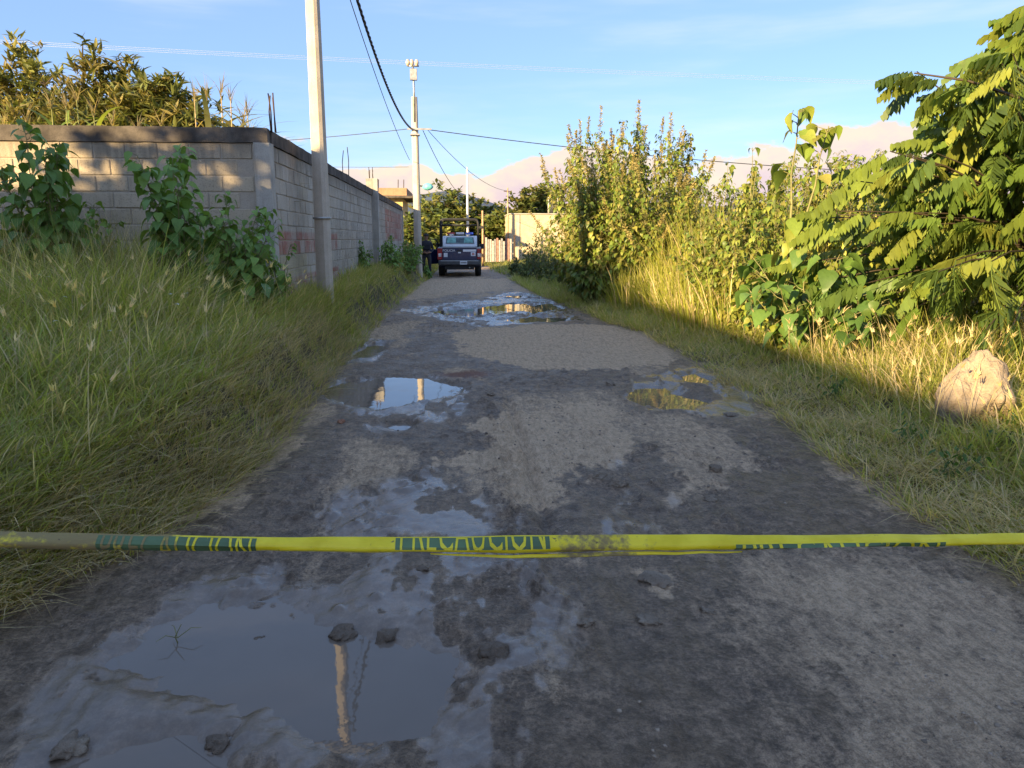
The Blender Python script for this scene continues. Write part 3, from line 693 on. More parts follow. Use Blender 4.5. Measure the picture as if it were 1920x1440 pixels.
def grass_all():
    # left plot
    g = NPM(); n = 3300
    Y = np.exp(rng.uniform(np.log(2.3), np.log(11.0), n)); d = rng.random(n) ** 1.15
    xl = XL(Y); X = xl + .05 - d * np.minimum(xl + .80 * Y + .9, 6.5)
    hf = lambda x, y: np.clip(.20 + .34 * sst(0, 1.0, XL(y) - x) + .72 * sst(5.6, 9.6, y) * sst(.4, 1.8, XL(y) - x), .12, 1.4) * (.75 + .5 * fbm(x * .9, y * .9, 3, 301))
    clumps(g, X, Y, 24, .17, hf, gcol, .007, .016, dryp=.30)
    # close clumps by the camera's left and pale stems
    k = 260; Y = rng.uniform(3, 10.8, k); X = XL(Y) - .25 - rng.random(k) * np.minimum(.75 * Y, 5)
    stalks(g, X, Y, rng.uniform(.5, .95, k))
    k = 330; Y = rng.uniform(8.6, 10.8, k); X = -rng.uniform(3.6, 7.5, k); clumps(g, X, Y, 26, .22, lambda x, y: np.full(x.shape, 1.3), lambda m: gcol(m, (.20, .21, .05), (.26, .25, .07), (.32, .26, .10)), .0035, .0075, (.05, .3), (0, .3), .35)
    # flattened dry fringe along the road
    k = 900; Y = np.exp(rng.uniform(np.log(2.6), np.log(12), k)); X = XL(Y) + rng.uniform(-.42, .10, k)
    clumps(g, X, Y, 13, .14, lambda x, y: np.full(x.shape, .33), lambda m: mixcol(STRAW, (.17, .15, .07), rng.random(m)), .004, .008, (.5, 1.1), (.3, .9), .6, 0)
    tag(g.obj('tall_grass', M['grass']), 'rank green and straw coloured grass filling the plot before the block wall', 'grass', kind='stuff')
    # along the wall foot
    g = NPM(); k = 1000; Y = rng.uniform(11, 46, k); X = np.minimum(XL(Y) + .12 - rng.random(k) ** 1.2 * 1.1, XL(Y) + .1); X = np.where(Y < 37, np.maximum(X, WX + .1), X)
    clumps(g, X, Y, 20, .16, lambda x, y: .22 + .35 * sst(0, .6, XL(y) - x), gcol, .007, .015, dryp=.25)
    k = 90; a = rng.uniform(0, 6.28, k); clumps(g, P1.x + .1 + .34 * np.cos(a) * rng.random(k) ** .5, P1.y - .25 + .5 * np.sin(a), 18, .12, lambda x, y: np.full(x.shape, .42), gcol, .007, .014)
    k = 140; Y = rng.uniform(10.9, 16, k); clumps(g, rng.uniform(-2.4, -1.95, k), Y, 18, .12, lambda x, y: np.full(x.shape, .42), gcol, .007, .014)
    tag(g.obj('verge_grass', M['grass']), 'narrow strip of grass along the foot of the block wall', 'grass', kind='stuff')
    # right verge
    g = NPM(); n = 3000; Y = np.exp(rng.uniform(np.log(2.7), np.log(32), n)); X = XR(Y) - .05 + rng.random(n) ** 1.2 * np.minimum(3.2, 1 + .5 * Y)
    hr = lambda x, y: (.13 + .38 * sst(.2, 1.6, x - XR(y)) + .25 * sst(9, 14, y)) * (.75 + .5 * fbm(x * .9, y * .9, 3, 311))
    clumps(g, X, Y, 22, .17, hr, gcol, .007, .016, dryp=.24)
    k = 800; Y = np.exp(rng.uniform(np.log(2.8), np.log(24), k)); X = XR(Y) + rng.uniform(-.12, .6, k)
    clumps(g, X, Y, 12, .14, lambda x, y: np.full(x.shape, .26), lambda m: mixcol(STRAW, OLIVE, rng.random(m)), .004, .009, (.4, 1.0), (.3, .9), .5, 0)
    k = 260; Y = rng.uniform(4, 16, k); X = XR(Y) + rng.uniform(.4, 2.6, k); stalks(g, X, Y, rng.uniform(.4, .9, k))
    tag(g.obj('verge_grass', M['grass']), 'short ragged grass of the right verge round the big stone', 'grass', kind='stuff')
    # tall cane-like grass in the sun
    g = NPM(); n = 520; Y = rng.uniform(11.8, 19, n); X = XR(Y) + .75 + rng.random(n) ** 1.3 * 4.2
    clumps(g, X, Y, 22, .26, lambda x, y: 1.0 + 1.25 * sst(.6, 2.3, x - XR(y)), lambda m: gcol(m, (.25, .31, .045), (.38, .40, .06), (.42, .37, .10)), .014, .028, (.03, .25), (.0, .45), .25)
    n = 260; Y = rng.uniform(6.2, 11.5, n); X = XR(Y) + .9 + rng.random(n) * 3.4
    clumps(g, X, Y, 22, .2, lambda x, y: .55 + .35 * sst(.6, 2.3, x - XR(y)), lambda m: gcol(m, (.19, .25, .04), (.28, .31, .05), (.34, .29, .09)), .008, .017, (.05, .4), (.1, .7), .35)
    tag(g.obj('cane_grass', M['grass']), 'tall yellow-green cane grass in low sun behind the right verge', 'grass', kind='stuff')
    g = NPM(); n = 900; Y = rng.uniform(34, 60, n); X = rng.uniform(-2, 6, n); s = (X > XR(Y) - .1) | (X < XL(Y)) | (Y > 46); X, Y = X[s], Y[s]
    clumps(g, X, Y, 16, .3, lambda x, y: np.full(x.shape, .42), gcol, .02, .035, dryp=.15)
    tag(g.obj('far_grass', M['grass']), 'green grass at the far end of the road behind the pickup', 'grass', kind='stuff')
grass_all()

# ------------------------------------------------------------------ broad-leaved weeds
def plant(name, label, cat, group, x, y, height, nstem, leaf, nleaf, libs, cols, spread=.35, as_obj=True, droop=(-1.1, -.2), tmin=.12, side=.35, top_small=.45, lean=(0, 0), stemr=.012, plume=0, partname='leaf', petiole=.55):
    z = H(x, y) - .03; root = empty(name, (x, y, z)); tag(root, label, cat, group)
    st = MB(); nodes = []
    for s in range(nstem):
        a = random.uniform(0, 6.28); hh = height * (1 if s == 0 else random.uniform(.45, .95)); sp = spread * (0.15 if s == 0 else random.uniform(.4, 1)) * height * .5
        b = Vector((random.uniform(-1, 1) * .08 * spread, random.uniform(-1, 1) * .08 * spread, 0)); e = Vector((math.cos(a) * sp + lean[0], math.sin(a) * sp + lean[1], hh))
        mid = b.lerp(e, .5) + Vector((-math.cos(a), -math.sin(a), 0)) * sp * .2
        pts = []
        for i in range(9):
            t = i / 8; pts.append(b.lerp(mid, t).lerp(mid.lerp(e, t), t) + Vector((random.uniform(-1, 1), random.uniform(-1, 1), 0)) * .012 * height)
        st.tube(pts, [stemr * (1 - .75 * i / 8) for i in range(9)], 6)
        nodes.append((pts, hh))
    wts = [n[1] for n in nodes]; P = []; AZ = []; SC = []; T_ = []
    for k in range(nleaf):
        pts, hh = random.choices(nodes, wts)[0]; t = tmin + (1 - tmin) * random.random() ** .8
        f = t * 8; i = min(int(f), 7); p = pts[i].lerp(pts[i + 1], f - i); az = random.uniform(0, 6.28)
        s = leaf * random.uniform(.6, 1.15) * (1 - (1 - top_small) * t)
        if random.random() < side:                               # on a side twig
            L = random.uniform(.15, .5) * spread * height * .5 * (1.15 - t); q = p + Vector((math.cos(az) * L, math.sin(az) * L, L * .7)); st.tube([p, p.lerp(q, .5) + Vector((0, 0, -.02)), q], [stemr * .4, stemr * .3, stemr * .2], 4, cap=False); p = q; az += random.uniform(-1, 1)
        q = p + Vector((math.cos(az), math.sin(az), .35)) * s * petiole
        st.tube([p, q], [stemr * .25, stemr * .15], 3, cap=False)
        P.append(q); AZ.append(az - math.pi / 2); SC.append(s); T_.append(t)
    st.build('stem', M['stem'], root)
    n = nleaf; PI_ = rng.uniform(*droop, n); RO = rng.normal(0, .35, n)
    if as_obj:
        ms = [lib_mesh(partname, libs[k % len(libs)], cols[k % len(cols)], M['leaf']) for k in range(6)]
        if n > 290:
            g = NPM(); q = np.arange(290, n); scatter(g, libs[0], np.array(P)[q], np.array(AZ)[q], PI_[q], RO[q], np.array(SC)[q], np.array([random.choice(cols) for _ in q])); g.obj('foliage', M['leaf'], root)['kind'] = 'stuff'
        for k in range(min(n, 290)):
            o = bpy.data.objects.new(partname, random.choice(ms)); link(o, root)
            o.matrix_local = Matrix.LocRotScale(P[k], Matrix(rots(np.array(AZ[k]), np.array(PI_[k]), np.array(RO[k])).tolist()), Vector((SC[k],) * 3))
    else:
        g = NPM(); ids = rng.integers(0, len(libs), n); C = np.array([random.choice(cols) for _ in range(n)]) * rng.uniform(.75, 1.2, (n, 1))
        for k in range(len(libs)):
            m_ = ids == k; scatter(g, libs[k], np.array(P)[m_], np.array(AZ)[m_], PI_[m_], RO[m_], np.array(SC)[m_], C[m_])
        g.obj('foliage', M['leaf'], root)
    if plume:
        for pts, hh in nodes:
            if random.random() > .75: continue
            g = NPM(); L = plume * random.uniform(.6, 1.2); m_ = 120; t = rng.random(m_); b = np.array(pts[-1]); dirv = np.array(pts[-1] - pts[-3]); dirv /= np.linalg.norm(dirv)
            g.tube([Vector(b), Vector(b + dirv * L * .5), Vector(b + dirv * L)], .006, .003, (.22, .17, .08), 4)
            pos = b + dirv * (t * L)[:, None] + rng.normal(0, .030, (m_, 3)) * (1.1 - t)[:, None]
            scatter(g, OVAL[0], pos, rng.uniform(0, 6.28, m_), rng.uniform(-.2, 1.2, m_), rng.normal(0, 1, m_), rng.uniform(.03, .065, m_), mixcol((.34, .29, .09), (.40, .33, .15), rng.random(m_)))
            g.obj('seed_plume', M['leaf'], root)['kind'] = 'stuff'
    return root
DG = [(.17, .29, .06), (.205, .33, .07), (.14, .245, .055)]; YG = [(.17, .235, .036), (.235, .27, .046), (.13, .19, .036), (.27, .25, .056)]
def weeds():
    p = at(85, 450, 9.6); plant('broadleaf_weed', 'leafy weed climbing highest up the block wall near its lit end', 'weed', None, p.x, 9.6, 2.2, 10, .21, 560, HEART, DG, .65, side=.55, top_small=.6)
    p = at(165, 450, 9.9); plant('broadleaf_weed', 'low bushy weed between the two tall weeds before the wall', 'weed', None, p.x, 9.9, 1.3, 9, .18, 330, HEART, DG, .9, side=.55)
    p = at(345, 480, 9.7); plant('broadleaf_weed', 'tall spindly leafy weed against the middle of the block wall', 'weed', None, p.x, 9.7, 2.05, 9, .19, 420, HEART, DG, .48, side=.5, top_small=.7)
    p = at(440, 510, 9.6); plant('broadleaf_weed', 'dense dark green bush weed beside the wall corner', 'weed', None, p.x, 9.6, 1.55, 13, .19, 560, HEART, DG, .85, side=.6)
    p = at(520, 530, 10.2); plant('broadleaf_weed', 'small leafy weed touching the corner column of the wall', 'weed', None, p.x, 10.2, 1.05, 5, .17, 80, HEART, DG, .6)
    for (u, Y, h, lab) in ((672, 20.5, .95, 'dark little shrub beside the pilaster of the wall'), (735, 23.5, 1.15, 'green shrub spilling onto the road past the pilaster'), (760, 26.5, 1.35, 'largest roadside shrub before the lamp pole'), (775, 29.0, 1.0, 'shrub round the foot of the lamp pole'), (800, 31.3, .55, 'low weeds at the feet of the standing officer')):
        p = at(u, 480, Y); plant('roadside_shrub', lab, 'shrub', None, min(p.x, XL(Y) + .1), Y, h, 10, .13, 420, HEART, DG, .95, False, side=.6)
    # right: foreground giant leaves
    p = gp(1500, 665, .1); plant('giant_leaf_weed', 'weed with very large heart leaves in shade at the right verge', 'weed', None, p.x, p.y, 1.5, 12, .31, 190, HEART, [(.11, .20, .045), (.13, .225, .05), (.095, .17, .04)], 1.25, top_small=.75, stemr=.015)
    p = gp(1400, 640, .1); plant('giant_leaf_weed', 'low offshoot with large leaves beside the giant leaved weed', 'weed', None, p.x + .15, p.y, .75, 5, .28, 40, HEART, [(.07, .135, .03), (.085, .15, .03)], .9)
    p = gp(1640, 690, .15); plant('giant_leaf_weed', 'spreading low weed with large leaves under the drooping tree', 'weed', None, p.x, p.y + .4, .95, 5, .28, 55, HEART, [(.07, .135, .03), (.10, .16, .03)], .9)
    # tall single stem rising over the thicket
    x = at(1475, 480, 10.2).x; plant('tree_sunflower', 'lone thick stemmed sunflower weed rising above the thicket', 'weed', None, x, 10.2, 3.15, 3, .40, 46, HEART, YG, .28, tmin=.45, droop=(-1.2, -.4), stemr=.03, top_small=.55)
    x = at(1395, 480, 13).x; plant('tree_sunflower', 'slender sunflower weed beside the thick stemmed one', 'weed', None, x, 13, 3.0, 4, .26, 60, HEART, YG, .35, tmin=.35, droop=(-1.2, -.3), stemr=.018)
    x = at(1350, 480, 15.5).x; plant('tree_sunflower', 'thin sunflower weed peeping over the cane grass', 'weed', None, x, 15.5, 3.0, 3, .24, 50, HEART, YG, .25, tmin=.35, droop=(-1.2, -.3), stemr=.016)
    # tall amaranth thicket
    lab = 'tall leafy weed with tan seed plumes in the sunlit roadside thicket'
    spots = [(1092, 19.5, 4.05), (1120, 20.5, 4.2), (1150, 18.6, 3.8), (1172, 20.0, 4.3), (1198, 18.8, 4.25), (1225, 19.8, 4.0), (1252, 18.2, 3.75), (1280, 19.0, 3.85), (1075, 21.5, 3.6), (1140, 17.9, 3.2), (1235, 17.2, 3.1), (1300, 18.5, 3.0), (1105, 18.3, 2.9), (1185, 17.3, 3.0)]
    for (u, Y, h) in spots:
        plant('plumed_weed', lab, 'weed', 'plumed weeds of the sunlit thicket', at(u, 480, Y).x, Y, h, 9, .16, 1600, HEART + OVAL, YG, .52, False, side=.65, plume=.5, top_small=.55, stemr=.014, tmin=.05)
    lab = 'chest-high yellow-green bushy weed among the cane grass of the right verge'
    for (u, Y, h) in [(1330, 16.5, 2.5), (1380, 14.5, 2.4), (1420, 15.5, 2.7), (1450, 12.6, 2.5), (1520, 13.5, 2.8), (1560, 12.0, 2.6), (1610, 13.0, 2.8), (1660, 11.5, 2.5), (1490, 16.5, 3.0), (1580, 16.5, 3.1), (1410, 18, 2.8), (1700, 14.5, 3.0), (1320, 14.2, 2.0), (1350, 13.0, 1.8), (1385, 12.2, 1.9), (1425, 11.6, 2.0), (1310, 17.2, 2.7), (1365, 17.0, 2.8), (1440, 14.0, 2.5), (1465, 18, 3.2), (1540, 15, 3.0), (1630, 15.5, 3.1)]:
        plant('bushy_weed', lab, 'weed', 'bushy weeds of the right verge', at(u, 480, Y).x, Y, h, 9, .125, 1600, HEART + OVAL, YG, .66, False, side=.6, top_small=.6, tmin=.05)
    g = NPM(); n = 13000; Y = rng.uniform(9.5, 21, n); X = XR(Y) + .8 + rng.random(n) * 4.5; Z = terrain(X, Y)[0] + rng.random(n) * (.5 + 1.3 * sst(.8, 2.4, X - XR(Y)))
    for q, lb in enumerate(HEART + OVAL):
        k = np.arange(n) % 7 == q; c = mixcol((.27, .32, .05), (.38, .36, .07), rng.random(k.sum())) * rng.uniform(.7, 1.2, (k.sum(), 1)); scatter(g, lb, np.stack([X, Y, Z], 1)[k], rng.uniform(0, 6.28, k.sum()), rng.uniform(-1.1, .2, k.sum()), rng.normal(0, .4, k.sum()), rng.uniform(.05, .11, k.sum()), c)
    tag(g.obj('undergrowth', M['leaf']), 'tangled yellow-green undergrowth between the weeds of the right verge', 'undergrowth', kind='stuff')
    lab = 'low shaded shrub where the right verge narrows towards the pickup'
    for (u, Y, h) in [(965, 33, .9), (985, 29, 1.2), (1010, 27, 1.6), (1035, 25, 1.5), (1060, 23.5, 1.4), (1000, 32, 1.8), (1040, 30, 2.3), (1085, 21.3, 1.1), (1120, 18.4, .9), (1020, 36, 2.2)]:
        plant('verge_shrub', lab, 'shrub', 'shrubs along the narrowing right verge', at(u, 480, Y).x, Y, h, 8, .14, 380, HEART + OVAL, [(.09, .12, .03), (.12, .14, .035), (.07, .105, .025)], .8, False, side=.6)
    lab = 'small bright green weed on the right verge near the big stone'
    for (u, v) in [(1885, 850), (1700, 830), (1560, 740), (1790, 880)]:
        p = gp(u, v, .12); plant('verge_weed', lab, 'weed', 'small weeds on the right verge', p.x, p.y, .32, 5, .09, 45, OVAL, [(.08, .16, .03), (.09, .15, .03)], 1.3, False, side=.3, stemr=.004)
weeds()

# ------------------------------------------------------------------ trees
def branchy(npm, base, ends, r0, col=(.10, .075, .05)):
    for e in ends:
        b, e = Vector(base), Vector(e); m = b.lerp(e, .5) + Vector((random.uniform(-.2, .2), random.uniform(-.2, .2), .15 * (e - b).length * .5))
        npm.tube([b, b.lerp(m, .6), m, m.lerp(e, .55), e], r0, r0 * .2, col, 5)
def frond_tree():
    bx, by = 7.3, 9.2; bz = H(bx, by); root = empty('drooping_tree', (bx, by, bz - .05)); tag(root, 'dark tree with drooping feathery leaves over the right verge', 'tree')
    MB().tube([(0, 0, -.1), (.05, 0, .5), (-.05, .05, 1.1), (.0, .0, 1.6)], [.13, .11, .09, .07], 9).build('trunk', M['bark'], root)
    tw = NPM(); P = []; AZ = []; base0 = np.array([bx, by, bz])
    prof = lambda z: np.interp(z, [.3, .9, 1.6, 2.3, 2.9, 3.4, 3.9, 4.3], [2.2, 2.9, 3.1, 2.6, 1.8, 1.15, .8, .3])
    tips = []
    for k in range(200):
        z = random.uniform(.4, 4.2); a = random.uniform(0, 6.28)
        if random.random() < .62: a = random.uniform(2.2, 5.2)                 # the side towards the road
        L = prof(z) * random.uniform(.45, 1.0) * (1 if k % 3 else .95)
        e = Vector((math.cos(a) * L, math.sin(a) * L * .85, z)); tips.append(e)
    for u, v, Y in ((1720, 125, 8.6), (1790, 150, 8.5), (1830, 110, 8.3), (1880, 110, 8.2), (1700, 280, 8.6), (1670, 275, 8.8), (1760, 500, 7.4), (1860, 480, 7.0), (1900, 600, 7.0), (1850, 610, 7.2), (1600, 330, 9.0), (1560, 400, 9.2), (1900, 90, 8.0), (1910, 200, 8.0)):
        p = at(u, v, Y); tips.append(Vector((p.x - bx, p.y - by, p.z - bz)))
    for e in tips:
        s = Vector((0, 0, min(1.5, .5 + .3 * e.z))); m = s.lerp(e, .5) + Vector((0, 0, .25)); pts = [s, s.lerp(m, .5) + Vector((0, 0, .05)), m, m.lerp(e, .5) + Vector((0, 0, .04)), e]
        tw.tube(pts, .022, .006, (.10, .075, .05), 4); a0 = math.atan2(e.y, e.x)
        for j in range(6):
            t = random.uniform(.45, 1); p = m.lerp(e, (t - .5) * 2) if t > .5 else s.lerp(m, t * 2)
            P.append(p); AZ.append(a0 + random.uniform(-1.3, 1.3) * (1.2 - .5 * t) - math.pi / 2)
        P.append(e); AZ.append(a0 - math.pi / 2 + random.uniform(-.3, .3))
    a_, b_ = at(1915, 175, 8.3), at(1715, 128, 8.6); o_ = Vector((bx, by, bz)); tw.tube([at(1990, 260, 8.6) - o_, a_ - o_, a_.lerp(b_, .5) + Vector((0, 0, .05)) - o_, b_ - o_], .025, .008, (.10, .075, .05), 4)
    for j in range(16):
        t = j / 15; p = a_.lerp(b_, t) - o_; P.append(p); AZ.append(math.atan2(b_.y - a_.y, b_.x - a_.x) - math.pi / 2 + random.uniform(-.9, .9))
    tw.obj('branches', M['leaf_far'], root)
    n = len(P); P = np.array(P); AZ = np.array(AZ); PI_ = rng.uniform(-.55, .25, n); RO = rng.normal(0, .3, n); SC = rng.uniform(.34, .60, n)
    cols = [(.13, .20, .036), (.18, .235, .042), (.235, .265, .05), (.10, .155, .036)]
    ms = [lib_mesh('frond', FROND[k % 6], cols[k % 4], M['leaf']) for k in range(12)]
    dist = np.linalg.norm(P + base0 - np.array(CAM), axis=1); order = np.argsort(dist); near = set(order[:300].tolist())
    for k in near:
        o = bpy.data.objects.new('frond', random.choice(ms)); link(o, root)
        o.matrix_local = Matrix.LocRotScale(Vector(P[k]), Matrix(rots(AZ[k], PI_[k], RO[k]).tolist()), Vector((SC[k],) * 3))
    rest = np.array([k for k in range(n) if k not in near]); g = NPM(); ids = rng.integers(0, 6, len(rest))
    for q in range(6):
        s = rest[ids == q]; scatter(g, FROND[q], P[s], AZ[s], PI_[s], RO[s], SC[s], np.array([random.choice(cols) for _ in s]))
    o = g.obj('foliage', M['leaf'], root); o['kind'] = 'stuff'
frond_tree()
def leafy_tree(name, label, group, x, y, blobs, trunk_h, nros, libs, cols, lsize, per=9, up=(.1, 1.1), z=None, r=.12, cat='tree'):
    """blobs: (dx,dy,z,rx,ry,rz) lobes of the crown in local metres"""
    z = H(x, y) if z is None else z; root = empty(name, (x, y, z)); tag(root, label, cat, group)
    tk = NPM(); tk.tube([(0, 0, -.15), (.04, .02, trunk_h * .5), (0, 0, trunk_h)], r, r * .7, (.12, .09, .06), 8)
    br = NPM(); P = []; w = [b[3] * b[4] * b[5] for b in blobs]
    branchy(br, (0, 0, trunk_h * .95), [(b[0], b[1], b[2]) for b in blobs], r * .55)
    for k in range(nros):
        b = random.choices(blobs, w)[0]; d = Vector((random.gauss(0, 1), random.gauss(0, 1), random.gauss(0, 1))).normalized(); q = random.uniform(.35, 1.08) if random.random() > .2 else random.uniform(.9, 1.25)
        p = Vector((b[0] + d.x * b[3] * q, b[1] + d.y * b[4] * q, b[2] + d.z * b[5] * q)); P.append(p)
        if k % 6 == 0: br.tube([(b[0], b[1], b[2]), Vector((b[0], b[1], b[2])).lerp(p, .5) + Vector((0, 0, .05)), p], r * .16, .006, (.12, .09, .06), 4)
    tk.obj('trunk', M['leaf_far'], root); br.obj('branches', M['leaf_far'], root)
    P = np.repeat(np.array(P), per, 0); n = len(P); g = NPM(); P = P + rng.normal(0, lsize * .16, (n, 3)); ids = rng.integers(0, len(libs), n)
    C = np.repeat(np.array([random.choice(cols) for _ in range(nros)]), per, 0) * rng.uniform(.7, 1.25, (n, 1))
    az = rng.uniform(0, 6.28, n); pi = rng.uniform(*up, n); ro = rng.normal(0, .5, n); sc = lsize * rng.uniform(.6, 1.2, n)
    for q in range(len(libs)):
        m_ = ids == q; scatter(g, libs[q], P[m_], az[m_], pi[m_], ro[m_], sc[m_], C[m_])
    g.obj('crown', M['leaf_far'], root); return root
WARM = [(.23, .215, .065), (.18, .19, .05), (.28, .235, .08), (.14, .16, .045)]
def trees():
    def L(u, v, Y, x0, y0, z0, rx, rz): p = at(u, v, Y); return (p.x - x0, Y - y0, p.z - z0, rx, rx * .9, rz)
    x0, y0, z0 = at(70, 300, 18).x, 18, .5
    leafy_tree('fruit_tree', 'bushy fruit tree with highest crown behind the block wall', None, x0, y0, [L(58, 112, 18, x0, y0, z0, .42, .5), L(30, 165, 18, x0, y0, z0, .6, .5), L(85, 160, 17.6, x0, y0, z0, .5, .5), L(20, 225, 18, x0, y0, z0, .9, .7), L(95, 220, 17.6, x0, y0, z0, .8, .7), L(60, 280, 17.6, x0, y0, z0, 1.4, .8), L(-60, 190, 18, x0, y0, z0, 1.0, .9)], 2.0, 640, LANCE, WARM, .25, z=z0)
    x0 = at(175, 300, 17).x
    leafy_tree('fruit_tree', 'bushy fruit tree with pointed crown behind the block wall', None, x0, 17, [L(155, 112, 17, x0, 17, z0, .30, .45), L(175, 150, 17, x0, 17, z0, .5, .45), L(238, 145, 17, x0, 17, z0, .35, .4), L(165, 205, 17, x0, 17, z0, .7, .6), L(240, 200, 17, x0, 17, z0, .55, .5), L(200, 260, 16.6, x0, 17, z0, 1.2, .7)], 2.0, 560, LANCE, WARM, .24, z=z0)
    x0 = at(320, 300, 16.2).x
    leafy_tree('fruit_tree', 'low spreading fruit tree nearest the wall corner among the corn', None, x0, 16.2, [L(295, 170, 16.2, x0, 16.2, z0, .45, .4), L(290, 215, 16.2, x0, 16.2, z0, .8, .6), L(350, 225, 16, x0, 16.2, z0, .55, .5), L(380, 255, 16, x0, 16.2, z0, .6, .45)], 1.8, 380, LANCE, WARM, .24, z=z0)
    leafy_tree('added_shade_tree', 'unseen loose tree added behind the viewer for dappled shade on the wall', None, -10.4, 3.2, [(0, 0, 4.7, 1.3, 1.3, 1.0), (.9, -.6, 4.2, 1.0, 1.0, .8), (-.8, .7, 4.3, .9, .9, .7), (.2, .2, 5.5, .7, .7, .5)], 3.2, 330, OVAL, WARM, .24, z=.5)  # unseen tree, crown placed to break up the shade on the wall
    FG = [(.13, .165, .042), (.17, .19, .05), (.10, .135, .038), (.21, .20, .06)]
    for (u, v, Y, rx, rz, lab) in ((835, 395, 58, 1.9, 1.7, 'tall round tree behind the lamp pole'), (880, 410, 60, 1.8, 1.5, 'tree behind the white lamp mast'), (920, 412, 62, 1.8, 1.3, 'lower tree behind the mesh of roadside posts'), (815, 430, 54, 1.5, 1.2, 'dark tree low behind the officer'), (945, 425, 56, 1.3, 1.2, 'small tree at the left end of the beige building')):
        x = at(u, v, Y).x; z = .3; zc = at(u, v, Y).z - z
        leafy_tree('roadside_tree', lab, None, x, Y, [(0, 0, zc, rx, rx, rz), (-rx * .6, 0, zc - .8, rx * .8, rx, rz * .8), (rx * .6, .3, zc - .7, rx * .8, rx, rz * .8), (0, 0, zc - 1.4, rx * 1.1, rx, rz)], max(.8, zc - 2), 420, OVAL, FG, .42, 8, z=z)
    for (u, v, Y, rx, rz, lab) in ((1010, 375, 60, 1.1, .8, 'airy tree with clear gaps behind the beige building'), (985, 385, 58, .9, .6, 'small green tree peeping over the beige wall'), (1040, 380, 62, .9, .7, 'tree beside the dark water tank')):
        x = at(u, v, Y).x; z = .3; zc = at(u, v, Y).z - z
        leafy_tree('garden_tree', lab, None, x, Y, [(0, 0, zc, rx * .8, rx, rz), (.3, 0, zc + .8, .5, .5, .4), (-1.1, 0, zc + .5, .45, .5, .3), (0, 0, zc - .9, rx * 1.3, rx, rz)], zc - 1, 190, OVAL, FG, .4, 8, z=z)
    x = at(768, 420, 41).x; leafy_tree('roadside_tree', 'slender dark tree between the wall end and the lamp pole', None, x, 41, [(0, 0, 1.8, .5, .5, .9), (0, 0, .9, .6, .6, .7)], .9, 130, OVAL, FG, .3, 8, z=.3)
trees()
def corn():
    ROWS = [(8, 12.6), (45, 12.9), (92, 12.5), (140, 12.8), (172, 12.5), (208, 12.9), (2, 13.3), (120, 13.5), (385, 12.6), (412, 12.9), (430, 12.5), (455, 12.7), (462, 13.2), (362, 13.2), (498, 12.6), (520, 12.9), (545, 14.5), (565, 14.0), (585, 15.5), (255, 12.8), (300, 13.3)]
    tops = [210, 190, 160, 150, 175, 200, 200, 165, 150, 140, 150, 190, 180, 150, 205, 220, 255, 250, 262, 210, 200]
    for i, ((u, Y), vt) in enumerate(zip(ROWS, tops)):
        p = at(u, vt, Y); p.x = min(p.x, WX - .75); z0 = H(p.x, Y); h = p.z - z0; dry = u > 350
        root = empty('corn_plant', (p.x, Y, z0)); tag(root, 'dry corn stalk with drooping leaves above the wall corner' if dry else 'green corn stalk with yellow tassel showing above the lit wall end', 'corn', 'dry corn by the wall corner' if dry else 'green corn behind the wall')
        MB().tube([(0, 0, -.05), (.02, 0, h * .4), (-.01, .01, h * .75), (.0, 0, h - .28)], [.017, .015, .011, .007], 6).build('stalk', M['straw'] if dry else simple('corn_stalk', (.22, .22, .06), .5), root)
        g = NPM(); m_ = 11; t = np.linspace(.25, .92, m_) + rng.normal(0, .015, m_); az = np.where(np.arange(m_) % 2, 0, np.pi) + rng.normal(0, .6, m_)
        c = mixcol((.26, .21, .11), (.10, .13, .04), rng.random(m_)) if dry else mixcol((.18, .28, .05), (.28, .31, .07), rng.random(m_))
        blades(g, np.stack([0 * t, 0 * t, t * (h - .3)], 1), rng.uniform(.6, .95, m_), az, rng.uniform(.3, .6, m_), rng.uniform(.5, 1.0, m_), rng.uniform(.06, .10, m_), c, 6)
        g.obj('leaves', M['grass'], root)
        g = NPM(); m_ = 13; blades(g, np.tile([[0, 0, h - .33]], (m_, 1)) + rng.normal(0, .008, (m_, 3)) + np.stack([0 * np.arange(m_), 0 * np.arange(m_), rng.uniform(0, .1, m_)], 1), rng.uniform(.22, .4, m_), rng.uniform(0, 6.28, m_), rng.uniform(.1, .55, m_), rng.uniform(0, .5, m_), rng.uniform(.009, .016, m_), mixcol((.36, .29, .13), (.42, .33, .22), rng.random(m_)), 3)
        g.obj('tassel', M['grass'], root)
corn()

